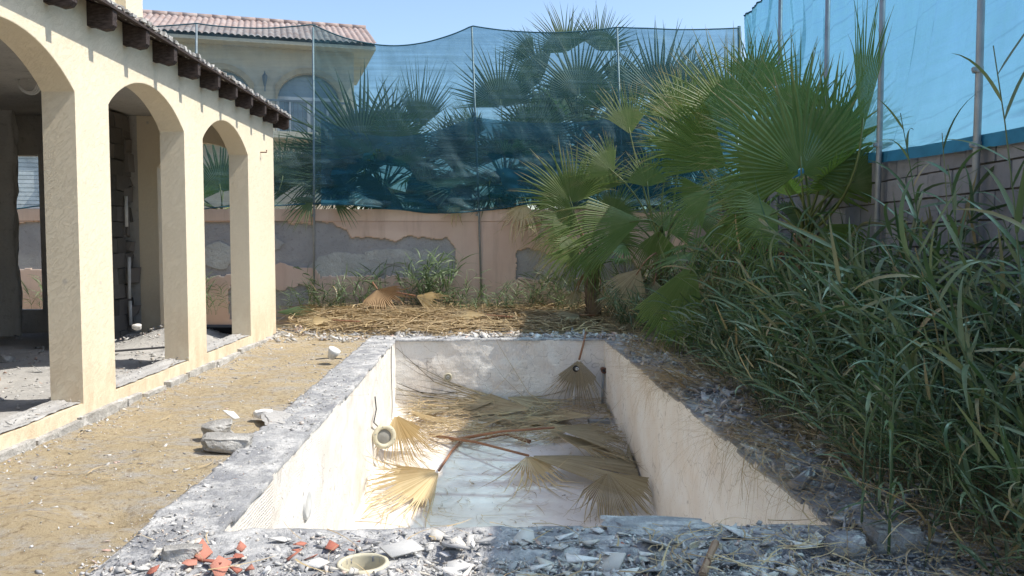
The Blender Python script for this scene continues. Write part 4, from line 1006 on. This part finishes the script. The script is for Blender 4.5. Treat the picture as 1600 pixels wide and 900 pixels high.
# ------------------------------------------------------------------ ribbons (straw) helper
def ribbons(n, fx, L=(.15, .5), w=(.003, .008), mat=M_straw, up_=.15, seed=1, name='straw_litter', label=None, segs=4, parent=None, yaw=None):
    r = np.random.RandomState(seed); P = fx(n, r); n = len(P); Vs = np.zeros((n, (segs + 1) * 2, 3))
    yawv = r.uniform(0, 2 * PI, n) if yaw is None else r.normal(yaw[0], yaw[1], n); Ln = r.uniform(*L, n); W = r.uniform(*w, n); cv = r.normal(0, .9, n); pt = np.abs(r.normal(0, up_, n)); sg = r.uniform(.3, 1.4, n)
    for k in range(segs + 1):
        t = k / segs; a = yawv + cv * t; lx = Ln * t
        x = P[:, 0] + np.cos(a) * lx; y = P[:, 1] + np.sin(a) * lx; z = P[:, 2] + np.sin(pt) * lx * (1 - t * sg) + .004
        ww = W * (1 - .75 * t); nx = -np.sin(a); ny = np.cos(a)
        Vs[:, 2 * k] = np.stack([x - nx * ww, y - ny * ww, z], -1); Vs[:, 2 * k + 1] = np.stack([x + nx * ww, y + ny * ww, z + ww * .6], -1)
    V = Vs.reshape(-1, 3); off = np.arange(n)[:, None] * (segs + 1) * 2
    F = np.concatenate([off + np.array([2 * k, 2 * k + 1, 2 * k + 3, 2 * k + 2])[None] for k in range(segs)])
    o = mk(name, V, F, mat, parent); tag(o, label, None, None, 'stuff'); return o
def region(x0, x1, y0, y1, zf, dens=None, dz=0):
    def f(n, r):
        x = r.uniform(x0, x1, n * 3); y = r.uniform(y0, y1, n * 3)
        k = np.ones(n * 3, bool) if dens is None else r.rand(n * 3) < dens(x, y)
        x, y = x[k][:n], y[k][:n]; return np.stack([x, y, zf(x, y) + r.rand(len(x)) * dz], -1)
    return f
def litz(x, y): return gz(x, y) + .01 + .06 * np.exp(-(((x + 1.75) / .75) ** 2 + ((y - 13.7) / .45) ** 2))
ribbons(4900, region(-3.0, 3.0, 11.5, 14.3, litz, lambda x, y: np.clip((y - 11.8) / .8, .10, 1) * np.clip(1.25 - np.abs(x + .6) / 3.2, .2, 1), .10), (.2, .9), (.004, .014), seed=2, up_=.2, label='dry palm straw and dead leaf strips heaped before the garden wall')
ribbons(1600, region(-2.5, -1.1, 13.2, 14.2, litz, None, .05), (.3, .8), (.005, .016), M_straw, .18, 3, 'straw_heap', 'brown heap of dead palm leaf against the garden wall', yaw=(-.3, .6))
ribbons(5200, region(1.75, 3.3, 3.2, 12.2, lambda x, y: gz(x, y) + .02, lambda x, y: np.clip((x - 1.75) / .5, .04, 1), .06), (.15, .6), (.002, .006), seed=4, up_=.12, label='dry reed litter lying along the right edge of the pool')
ribbons(330, region(1.5, 1.75, 3.9, 8.5, lambda x, y: 0 * x + .03, lambda x, y: vn(x * 0, y, .6, 77) ** 3 * 1.6, .05), (.2, .5), (.002, .004), seed=5, up_=.1, yaw=(3.5, .5), label='dry reed strands drooping over the right pool edge')
ribbons(420, region(1.66, 2.1, 3.3, 9.5, lambda x, y: 0 * x + .05, lambda x, y: vn(x * 0, y, .9, 78) ** 2 * 1.5, .10), (.35, .8), (.0025, .0055), seed=55, up_=.6, yaw=(3.3, .45), segs=6, label='long dry reed leaves spilling over the right rim into the pool')
ribbons(700, region(PL + .1, PR - .1, 6.6, PB - .1, lambda x, y: flz(y) + .012, lambda x, y: fbm(x, y, .9, 3, 44) ** 2 * 2, .01), (.05, .3), (.0015, .004), M_straw, .05, 6, label='thin dry strands scattered on the white pool floor')
ribbons(800, region(PL + .1, PR - .1, 9.4, PB - .08, lambda x, y: flz(y) + .02, None, .12), (.2, .6), (.003, .008), M_straw, .2, 16, 'leaf_litter', 'dead palm strips heaped at the foot of the far pool wall', yaw=(0, .5))
ribbons(230, region(-2.9, -1.2, 3.4, 12, lambda x, y: gz(x, y) + .01, None, .005), (.05, .35), (.0015, .004), M_straw, .08, 7, label='twigs and straws strewn on the sand')
ribbons(500, region(-1.5, 2.6, 2.9, 3.7, lambda x, y: 0 * x + .02, lambda x, y: np.clip((x) / 2.4, .03, 1), .03), (.08, .35), (.002, .005), M_straw, .12, 8, label='dry stalks among the rubble at the near pool edge')

def overhang(cx, cy, n, L, seed, label):
    r = np.random.RandomState(seed); Vs = []; Fs = []; k0 = 0; sg = 7
    for i in range(n):
        a = PI + r.normal(.25, .38); l = L * r.uniform(.5, 1.15); w = r.uniform(.0015, .0034); x = cx + r.normal(0, .07); y = cy + r.normal(0, .28); z = .035 + r.rand() * .06; el = r.uniform(.05, .5)
        dr = r.uniform(.9, 2.3); kink = r.randint(2, 6) if r.rand() < .3 else 99
        for k in range(sg + 1):
            ww = w * (1 - .8 * k / sg); Vs += [(x + math.sin(a) * ww, y - math.cos(a) * ww, z), (x - math.sin(a) * ww, y + math.cos(a) * ww, z + ww)]
            st = l / sg; x += math.cos(a) * math.cos(el) * st; y += math.sin(a) * math.cos(el) * st; z += math.sin(el) * st; el = max(-1.45, el - dr / sg - (.9 if k == kink else 0))
            if x > PR - .02 and z < .03: z = .03; el = max(el, 0)
        Fs += [(k0 + 2 * k, k0 + 2 * k + 1, k0 + 2 * k + 3, k0 + 2 * k + 2) for k in range(sg)]; k0 += 2 * (sg + 1)
    o = mk('dry_reed_tuft', Vs, np.array(Fs), M_straw); tag(o, label, None, None, 'stuff')
overhang(PR + .14, 7.35, 95, .62, 1, 'dry reed tuft drooping over the right pool edge at its middle')
overhang(PR + .16, 5.15, 120, .70, 2, 'largest dry reed tuft drooping over the near right pool edge')
overhang(PR + .12, 4.35, 45, .50, 3, 'dry stalks hanging over the near right corner of the pool')
overhang(PR + .12, 9.7, 35, .40, 4, 'small dry tuft at the far right pool edge')
# ------------------------------------------------------------------ RUBBLE
def shard(seed, flat=True):
    rd = random.Random(seed); n = rd.randint(3, 5)
    P = [(math.cos(2 * PI * (i + rd.uniform(-.3, .3)) / n) * rd.uniform(.5, 1), math.sin(2 * PI * (i + rd.uniform(-.3, .3)) / n) * rd.uniform(.35, .8)) for i in range(n)]
    th = rd.uniform(.08, .16) if flat else rd.uniform(.4, .7)
    V = [(x, y, -th / 2) for x, y in P] + [(x * (1 if flat else rd.uniform(.4, .9)) + (0 if flat else rd.uniform(-.1, .1)), y * (1 if flat else rd.uniform(.4, .9)), th / 2 * (1 + (0 if flat else rd.uniform(-.5, .5)))) for x, y in P]
    # triangulated so one array shape does for all
    F = [(0, i + 1, i) for i in range(1, n - 1)] + [(n, n + i, n + i + 1) for i in range(1, n - 1)]
    for i in range(n): j = (i + 1) % n; F += [(i, j, n + j), (i, n + j, n + i)]
    return np.array(V), np.array(F)
SH = [shard(i, i % 5 < 3) for i in range(16)]
def scatter_mesh(name, pos, size, mat, seed, label, tiltv=.5, squash=None):
    r = np.random.RandomState(seed); parts = []
    for i in range(len(pos)):
        V, F = SH[r.randint(len(SH))]; s = size[i]
        e = Matrix.Rotation(r.uniform(0, 6.28), 3, 'Z') @ Matrix.Rotation(r.normal(0, tiltv), 3, 'X') @ Matrix.Rotation(r.normal(0, tiltv), 3, 'Y')
        parts.append(((V * s * np.array([r.uniform(.8, 1.9), r.uniform(.45, 1.0), r.uniform(.45, 1.1)])) @ np.array(e).T + pos[i], F))
    V, F = merge(parts); o = mk(name, V, F, mat); tag(o, label, None, None, 'stuff'); return o
def zr_(x, y):
    incop = (x > COL) & (x < COR) & (y > COF) & (y < COB)
    low = (x > -.27) & (y < 3.44)
    return np.where(incop, np.where(low, -.04, 0.0), gz(x, y))
def outside(x, y): return ~((x > PL - .01) & (x < PR + .01) & (y > PF - .02) & (y < PB + .02)) & ((x - HX) ** 2 + (y - HY) ** 2 > .12 ** 2)
def rpos(n, x0, x1, y0, y1, dens, r):
    x = r.uniform(x0, x1, n * 6); y = r.uniform(y0, y1, n * 6); k = (r.rand(n * 6) < dens(x, y)) & outside(x, y); x, y = x[k][:n], y[k][:n]
    return np.stack([x, y, zr_(x, y)], -1)
r = np.random.RandomState(11)
front = lambda x, y: np.where(x > -.3, np.where(y < 3.48, .95, .22), np.where(y < 3.30, .5, .25)) * np.clip((x + 1.75) / .35, .02, 1)
p = rpos(12000, -1.9, 3.3, 2.75, 3.74, front, r); sz = r.gamma(1.8, .0045, len(p)) + .004; p[:, 2] += sz * .3 + r.rand(len(p)) ** 3 * .03 * (p[:, 0] > -.3)
scatter_mesh('rubble', p, np.clip(sz, 0, .028), M_chip, 21, 'crushed pale rubble covering the near pool edge')
far_d = lambda x, y: np.clip(1 - np.abs(y - 11.7) / .8, 0, 1) * (.12 + 1.1 * (fbm(x, y, .5, 3, 33) > .47))
p = rpos(3200, -3.0, 3.0, 10.9, 12.5, far_d, r); sz = r.gamma(1.6, .014, len(p)) + .005; p[:, 2] += sz * .3
scatter_mesh('rubble', p, np.clip(sz, 0, .085), M_chip, 22, 'band of pale broken plaster beyond the far end of the pool')
left_d = lambda x, y: np.where((x > COL) & (x < PL), .38 * fbm(x, y, .5, 3, 71) * 2, .10 + .55 * np.exp(-((x + 2.85) / .14) ** 2) + .25 * np.exp(-((x - COL) / .12) ** 2) + .2 * (fbm(x, y, .7, 3, 72) > .56))
p = rpos(5200, -2.94, PL, 2.6, 11.6, left_d, r); sz = r.gamma(1.5, .0038, len(p)) + .0028; p[:, 2] += sz * .2
scatter_mesh('rubble', p, np.clip(sz, 0, .032), M_chip, 23, 'small stones and plaster crumbs strewn on the sand and left coping', .35)
right_d = lambda x, y: np.where((x > PR) & (x < 2.5), .3 + .7 * (fbm(x, y, .8, 3, 73) > .45), .15)
p = rpos(4200, PR, 2.6, 3.6, 11.6, right_d, r); sz = r.gamma(2, .010, len(p)) + .006; p[:, 2] += .02 + sz * .25
scatter_mesh('rubble', p, np.clip(sz, 0, .07), M_chip, 24, 'grey rubble lying on the shaded right coping')
def pf_z(x, y): return .06 + 0 * x
x = r.uniform(-6.2, WX, 7000); y = r.uniform(4.2, 11.4, 7000); k = r.rand(7000) < (.25 + .6 * np.exp(-((x + 3.9) / .5) ** 2 - ((y - 10.4) / .6) ** 2) + .5 * (x > WX - TH))
x, y = x[k], y[k]; sz = r.gamma(1.6, .009, len(x)) + .004; z = np.where(x > WX - TH, .165, .07 + .22 * np.exp(-((x + 3.9) / .45) ** 2 - ((y - 10.6) / .5) ** 2))
sz = np.where(x > WX - TH, sz * .5, sz)
scatter_mesh('rubble', np.stack([x, y, z], -1), np.clip(sz, 0, .07), M_chip, 25, 'rubble and plaster crumbs on the porch floor and sill', .35)
x = r.uniform(PL + .1, PR - .1, 160); y = r.uniform(6.8, PB - .1, 160)
scatter_mesh('rubble', np.stack([x, y, flz(y) + .01], -1), r.gamma(1.5, .003, 160) + .003, M_lump, 26, 'small dark crumbs on the white pool floor', .3)
# single fragments big enough to tell apart
shard_me = {}
def single(name, x, y, z, s, mat, label, group, cat, kind, rot=None):
    key = (kind, mat.name)
    if key not in shard_me: V, F = SH[kind]; shard_me[key] = meshdata(name, V, F, mat)
    o = link(name, shard_me[key], None, (x, y, z + s * .16), rot or (random.gauss(0, .32), random.gauss(0, .32), random.uniform(0, 6.28)), (s * random.uniform(.85, 1.5), s * random.uniform(.6, 1.1), s * random.uniform(.45, .9)))
    return tag(o, label, cat, group)
r = np.random.RandomState(31)
p = rpos(290, -.35, 3.0, 2.85, 3.62, lambda x, y: np.where(y < 3.5, .9, .3), r)
for q in p: single('rubble_shard', q[0], q[1], q[2] + .008, min(.095, .026 + random.expovariate(38)), M_chipo, 'flat pale plaster shard among the rubble at the near pool edge', 'pale shards in the near rubble', 'rubble shard', random.choice((0, 1, 2, 5, 6, 7, 10, 11)))
p = rpos(70, PR + .03, 2.5, 3.8, 9.5, lambda x, y: .3 + .7 * (fbm(x, y, .8, 3, 73) > .45), r)
for q in p: single('rubble_shard', q[0], q[1], q[2] + .02, random.uniform(.03, .075), M_chipo, 'pale shard lying on the shaded right rim of the pool below the reeds', 'pale shards on the right pool rim', 'rubble shard', random.choice((0, 1, 2, 5, 6, 7, 10, 11)))
p = rpos(40, -1.55, -.3, 2.9, 3.6, lambda x, y: .6 + 0 * x, r)
for q in p: single('rubble_shard', q[0], q[1], q[2] + .006, random.uniform(.018, .045), M_chipo, 'pale plaster fragment on the near left pool edge', 'pale fragments on the near left edge', 'rubble shard', random.choice((0, 1, 2, 3, 4, 8, 9)))
for (px, py, s) in ((318, 868, .075), (330, 884, .085), (352, 878, .05), (296, 884, .05), (372, 872, .04), (378, 858, .035), (520, 857, .042), (457, 872, .04), (462, 862, .03), (470, 852, .025), (548, 862, .02), (486, 874, .035), (395, 890, .05), (240, 896, .05), (345, 894, .06), (365, 895, .05), (560, 848, .02)):
    q = PZ(px, py, .01); single('clay_shard', q.x, q.y, .014, s * 1.05, M_red, 'broken piece of red clay tile among pale rubble at the near left pool corner', 'red clay shards at the near left corner', 'clay shard', random.choice((0, 1, 2, 5, 6)))
for (px, py, s) in ((970, 862, .07), (985, 872, .05), (1150, 858, .04), (846, 852, .03)):
    q = PZ(px, py, -.03); single('clay_shard', q.x, q.y, -.02, s * .6, M_red, 'faded reddish tile scrap in the rubble right of the round hole', 'faded tile scraps right of the hole', 'clay shard', random.choice((0, 1, 2)))
for (px, py, s, lab) in ((880, 845, .11, 'long white tile piece lying nearest the inner edge'), (905, 880, .13, 'large cracked white tile slab in the middle of the near rubble'), (1010, 872, .11, 'squarish white tile slab right of the cracked one'),
                         (935, 834, .07, 'white tile chip tilted on the pool edge'), (840, 893, .10, 'white tile slab cut by the bottom of the view'), (952, 870, .08, 'white tile standing on edge in the rubble'), (1255, 858, .10, 'buff tile slab at the right end of the rubble'), (495, 886, .09, 'narrow white tile strip left of the round hole'), (440, 848, .08, 'flat white strip on the left near coping')):
    q = PZ(px, py, .0); single('tile_slab', q.x, q.y, .01, s * .62, M_white, lab, None, 'tile slab', random.choice((0, 1, 2, 5)), (random.gauss(.1, .12), random.gauss(0, .12), random.uniform(-.4, .4)))
# concrete lumps
def lump(c, sx, sy, sz, seed, name, label, cat, mat=M_lump, rz=0, box=.6, parent=None):
    import bmesh
    bm = bmesh.new(); bmesh.ops.create_cube(bm, size=2); bmesh.ops.subdivide_edges(bm, edges=bm.edges, cuts=5, use_grid_fill=True)
    rd = random.Random(seed); off = rd.uniform(0, 50)
    from mathutils import noise as mn
    for v in bm.verts:
        d = v.co.copy(); sp = d.normalized() * 1.35; co = d.lerp(sp, 1 - box)
        co += mn.noise_vector(d * .9 + Vector((off, 0, 0))) * .35 + mn.noise_vector(d * 2.7 + Vector((off, 3, 0))) * .10
        v.co = Vector((co.x * sx, co.y * sy, co.z * sz))
    me = bpy.data.meshes.new(name); bm.to_mesh(me); bm.free(); me.materials.append(mat)
    o = link(name, me, parent, c, (rd.uniform(-.15, .15), rd.uniform(-.15, .15), rz)); return tag(o, label, cat)
q = PZ(353, 698); lump((q.x, q.y + .03, .02), .135, .075, .05, 1, 'concrete_lump', 'broken grey concrete lump with pale top on the sand beside the coping', 'rubble lump', rz=.25)
q = PZ(337, 683); lump((q.x - .01, q.y + .08, .035), .085, .06, .045, 2, 'concrete_lump', 'smaller dark concrete lump propping up a white tile', 'rubble lump', rz=.5)
q = PZ(355, 672); o = single('tile_slab', q.x + .02, q.y + .06, .085, .075, M_white, 'white tile leaning on the dark concrete lump', None, 'tile slab', 0, (.7, .5, .6))
q = PZ(412, 648); lump((q.x, q.y, .01), .06, .045, .025, 3, 'plaster_lump', 'pale plaster lump on the coping past the concrete lumps', 'rubble lump', M_white, box=.3)
q = PZ(278, 872); lump((q.x + .02, q.y, .015), .07, .05, .035, 4, 'concrete_lump', 'jagged dark concrete lump at the near left pool corner', 'rubble lump')
q = PZ(1037, 882, -.04); lump((q.x, q.y, -.02), .045, .03, .025, 5, 'concrete_lump', 'dark stone in the rubble right of the white slabs', 'rubble lump')
q = PZ(1395, 852); lump((q.x, q.y, .03), .10, .06, .05, 6, 'concrete_lump', 'grey lump under the near reed stems', 'rubble lump')
q = PZ(1320, 862); lump((q.x, q.y, .03), .07, .05, .04, 9, 'concrete_lump', 'blue grey lump left of the near reed stems', 'rubble lump', M_coping)
q = PZ(462, 652); lump((q.x - .10, q.y, -.012), .12, .16, .016, 17, 'mortar_slab', 'pale broken mortar patch bridging the left coping', 'mortar slab', M_dust, box=.7, rz=.3)
q = PZ(1030, 822); lump((q.x - .02, q.y, -.005), .22, .10, .03, 7, 'mortar_slab', 'long broken mortar slab raised on the near pool edge', 'mortar slab', M_coping, box=.8)
q = PZ(70, 560, .05); 
for i in range(10): 
    lump((-5.4 + random.uniform(-.8, .5), 8.4 + random.uniform(-.6, .8), .08), random.uniform(.05, .14), random.uniform(.05, .1), random.uniform(.03, .07), 50 + i, 'plaster_lump', 'pale plaster lump in the debris at the foot of the porch pier', 'rubble lump', random.choice((M_white, M_lump)), box=.4)['group'] = 'lumps at the foot of the porch pier'
# white cup-like fitting, curved pipe piece, stick
q = PZ(517, 562); t = thing('broken_fitting', q, 'broken white plastic fitting standing on the sand near the far left pool corner', 'plastic fitting')
b = B(); b.lathe(q + Vector((0, 0, .02)), (.5, -.2, 1), [(.04, 0), (.055, .05), (.07, .11), (.062, .112), (.045, .05), (.001, .01)], 14); b.mk('cup', M_pvcw, t, True)
B().tube([q + Vector((-.16, -.04, .01)), q + Vector((-.05, -.02, .02)), q + Vector((.12, 0, .01))], .006, 6).mk('lead', M_cable, t)
q = PZ(1105, 872, -.03); t = thing('pipe_scrap', q, 'curved scrap of buff plastic pipe half buried in the rubble', 'pipe scrap'); b = B()
n = 14; V = []; F = []
for k in range(n + 1):
    a = PI * (.12 + .76 * k / n)
    for rr in (.075, .068):
        for zz in (-.02, .05): V.append(q + Vector((-math.cos(a) * rr, math.sin(a) * rr * .9, zz)))
for k in range(n): m4 = k * 4; F += [(m4, m4 + 4, m4 + 5, m4 + 1), (m4 + 2, m4 + 3, m4 + 7, m4 + 6), (m4 + 1, m4 + 5, m4 + 7, m4 + 3)]
F += [(0, 1, 3, 2), (n * 4, n * 4 + 2, n * 4 + 3, n * 4 + 1)]; b.add(V, F); b.mk('curved_shell', M_pvc, t)
a = PZ(1118, 856, .02); e = PZ(1098, 899, .0); b = B(); b.tube([a + Vector((0, 0, .02)), a.lerp(e, .5) + Vector((.004, 0, .03)), e], [.017, .014, .018], 6)
tag(b.mk('broken_stick', M_stick, None), 'broken brown stick pointing at the camera from the rubble', 'stick')
# long plank and stick scraps in porch
b = B(); b.tube([(-4.4, 9.0, .1), (-3.6, 9.7, .09)], .012, 6); tag(b.mk('metal_rod', M_cable, None), 'dark rod lying on the porch floor by the middle arch', 'rod')
b = B(); b.box((-5.9, 7.4, .08), (-4.3, 7.46, .11), .01); tag(b.mk('pale_batten', M_stick, None), 'pale batten lying on the porch floor through the nearest arch', 'batten')
q = Vector((-4.35, 10.5, .24)); lump(q, .045, .035, .03, 12, 'plaster_lump', 'white sack shaped plaster lump by the broken porch wall', 'rubble lump', M_white, box=.2)
B_ = B(); B_.box((-4.2, 11.1, .02), (-3.2, 11.45, .17), .01); tag(B_.mk('kerb_block', M_cable, None), 'low dark slab under the end arch of the porch', 'slab')

# ------------------------------------------------------------------ REEDS
def leafmesh(L, W, arch, twist, seed, segs=7):
    rd = random.Random(seed); V = []; F = []; x = z = 0.0; a = R_(50)
    for k in range(segs + 1):
        t = k / segs; w = W * (min(1, t * 5 + .35)) * (1 - t ** 2.2) + .0006; tw = twist * t
        cx, cz = math.cos(tw), math.sin(tw)
        V += [(x, -w * cx, z - w * cz + w * .25), (x, 0, z), (x, w * cx, z + w * cz + w * .25)]
        st = L / segs; x += math.cos(a) * st; z += math.sin(a) * st; a -= arch / segs * (.5 + 1.2 * t)
    for k in range(segs): q = 3 * k; F += [(q, q + 1, q + 4, q + 3), (q + 1, q + 2, q + 5, q + 4)]
    return np.array(V), np.array(F)
LV = [leafmesh(.46, .0135, R_(a), tw, i) for i, (a, tw) in enumerate(((60, .3), (100, -.6), (25, .7), (135, .3), (75, -1.0), (12, .2), (90, 1.1), (40, -.7)))]
def reed(h, nl, seed, ls=1.0, lean=.25, side=None):
    rd = random.Random(seed); parts = []; la = rd.uniform(0, 6.28) if side is None else side; ln = lean * rd.uniform(.4, 1.4)
    pts = []
    for k in range(7): t = k / 6; pts.append(Vector((math.cos(la) * ln * h * t * t, math.sin(la) * ln * h * t * t, h * t * (1 - .12 * ln * t))))
    b = B(); b.tube(pts, [.005 * (1 - .6 * k / 6) for k in range(7)], 4, False); parts.append((np.array([tuple(v) for v in b.V]), np.array(b.F)))
    az = rd.uniform(0, 6.28); places = []
    for i in range(nl):
        t = .18 + .82 * (i + rd.random() * .6) / nl; t = min(t, 1); k = min(int(t * 6), 5); p = pts[k].lerp(pts[k + 1], t * 6 - k); d = (pts[k + 1] - pts[k]).normalized()
        az += PI + rd.gauss(0, .5); s = ls * rd.uniform(.7, 1.25) * (1 - .35 * abs(t - .6)); M = Vector((0, 0, 1)).rotation_difference(d).to_matrix() @ Matrix.Rotation(az, 3, 'Z') @ Matrix.Rotation(rd.uniform(-.35, .45) * (1 if t < .9 else -1), 3, 'Y')
        j = rd.randrange(len(LV)); V, F = LV[j]; places.append((j, p, M, s)); parts.append(((V * s) @ np.array(M).T + np.array(p), F))
    return parts, pts, places
RV = []
for i in range(24):
    pr_, _, _ = reed(1.0, 14, 600 + i, .86, .5); RV.append(merge(pr_))
def thicket(name, pts, hs, mat, seed, label, kind='stuff', parent=None, lean=None):
    r = np.random.RandomState(seed); out = []
    for (x, y, z), h in zip(pts, hs):
        V, F = RV[r.randint(len(RV))]; a = r.uniform(0, 6.28); M = np.array(Matrix.Rotation(a, 3, 'Z')); W = (V @ M.T) * np.array([h * .8 + .25, h * .8 + .25, h])
        if lean is not None: W = W + np.outer((W[:, 2] / h) ** 2, lean) * h
        out.append((W + np.array([x, y, z]), F))
    V, F = merge(out); o = mk(name, V, F, mat, parent)
    if kind: o['kind'] = kind
    if label: o['label'] = label
    return o
r = np.random.RandomState(41)
def thick_pts(n, y0, y1):
    y = r.uniform(y0, y1, n); xb = np.interp(y, [2.4, 3.2, 4.0, 6.2, 8.8, 11, 13.8], [1.85, 1.82, 1.92, 2.12, 2.25, 2.2, 1.88]) + .1 * np.sin(y * 3)
    xw = 3.30 + .055 * y; u = r.rand(n); x = xb + (xw - xb) * u; return x, y, (x - xb) / (xw - xb)
x, y, w = thick_pts(760, 2.5, 13.9)
hmax = np.interp(y, [3, 4, 6, 8, 9.5, 14], [.95, 1.2, 1.52, 1.3, 1.15, 1.0]); h = hmax * (.45 + .55 * np.clip(w * 1.6, 0, 1)) * r.uniform(.5, 1.12, len(x))
thicket('reed_thicket', np.stack([x, y, gz(x, y)], -1), h, M_reed, 42, 'dense shaded reed thicket filling the right side of the garden', lean=np.array([-.12, -.04, 0]))
# low edge leaves
x, y, w = thick_pts(430, 3.0, 13.9); x = x - w * .0; k = w < .45; x, y = x[k], y[k]
thicket('reed_undergrowth', np.stack([x, y, gz(x, y)], -1), r.uniform(.3, .75, len(x)), M_reed, 43, 'low reed shoots along the front of the thicket', lean=np.array([-.32, -.08, 0]))
# single near reeds (stem and every leaf its own part)
leaf_me = [meshdata('leaf', V, F, M_reedo) for V, F in LV]; stem_me = {}
def reed_thing(base, h, nl, seed, label, ls=1.0, lean=.2, side=None, group='single reeds standing out from the thicket'):
    _, pts, places = reed(h, nl, seed, ls, lean, side); t = thing('reed', base, label, 'reed', group)
    b = B(); b.tube([p + Vector(base) for p in pts], [.0065 * (1 - .6 * k / 6) for k in range(7)], 6, False); b.mk('stem', M_reedo, t, True)
    for j, p, M, s in places:
        o = bpy.data.objects.new('leaf', leaf_me[j]); C.objects.link(o); o.parent = t; o.matrix_local = Matrix.Translation(p) @ M.to_4x4() @ Matrix.Scale(s, 4)
spots = [(1388, 890, 3.35, .85, 'near upright reed with broad pale leaves at the rubble edge'), (1345, 880, 3.6, .55, 'short reed shoot rising from the near rubble'), (1372, 860, 3.9, 1.0, 'reed stem just behind the near upright one')]
for i, (px, py, yy, h, lab) in enumerate(spots):
    q = PY(px, py, yy); reed_thing(Vector((q.x, q.y, .0)), h, 12, 700 + i, lab, .6, .12, 1.0, None)
tall = [(1440, 5.6, 2.15, 'tall reed with drooping leaves in front of the blue net, right of the second pole'), (1475, 5.2, 1.95, 'reed with long grey leaves left of the nearest net pole'), (1590, 3.9, 2.2, 'tallest near reed at the right edge, arching over the net pole'), (1500, 4.6, 1.7, 'leaning reed below the block wall joints')]
for i, (px, yy, h, lab) in enumerate(tall):
    x_ = (px - 758) / 1300 * yy; reed_thing(Vector((x_ + .12, yy, .05)), h, 13, 720 + i, lab, .95, .10, PI, None)
for i in range(34):
    yy = random.uniform(3.6, 8.5); x_ = np.interp(yy, [3.2, 4.0, 6.2, 8.8], [2.45, 2.35, 2.45, 2.45]) + random.uniform(-.1, .55); h = random.uniform(.75, 1.4)
    reed_thing(Vector((float(x_), yy, float(gz(x_, yy)))), h, 11, 740 + i, 'reed leaning out of the dark thicket towards the pool', .85, .42, PI + random.uniform(-.7, .7))
# weeds at the garden wall
wl = [(510, 13.9, .55, 'dark green weed clump at the foot of the first net pole'), (560, 14.1, .75, 'thin weed clump before the grey wall patch'), (642, 13.9, 1.0, 'tallest bright weed clump before the grey wall patch'), (676, 14.0, .95, 'bright weed clump just left of the peeled patch edge'),
      (720, 13.9, .5, 'low olive weed clump left of the leaning pole'), (775, 13.8, .5, 'weed clump at the foot of the leaning pole'), (815, 13.9, .5, 'weed clump right of the leaning pole'), (862, 14.0, .7, 'dense weed clump before the small grey patch'), (900, 13.8, .6, 'weed clump left of the small palm trunk'),
      (965, 13.3, .55, 'weed clump right of the small palm trunk'), (455, 14.0, .45, 'pale weed clump at the arcade corner'), (338, 14.0, .7, 'weed clump seen through the far arch'), (258, 14.1, .6, 'weed clump seen through the middle arch'), (45, 14.1, .6, 'weed clump seen through the house window opening')]
for i, (px, yy, h, lab) in enumerate(wl):
    x_ = (px - 758) / 1300 * yy; n = 16 if px > 480 else 9
    t = thing('weed_clump', (x_, yy, float(gz(x_, yy))), lab, 'weed clump'); rr = np.random.RandomState(80 + i)
    P = np.stack([x_ + rr.normal(0, .20, n), np.clip(yy + rr.normal(0, .10, n), 12.5, BACKY - .08), np.full(n, float(gz(x_, yy)))], -1)
    thicket('shoots', P, h * rr.uniform(.4, 1.15, n), M_weed if i not in (0, 7) else M_reed, 90 + i, None, None, t)
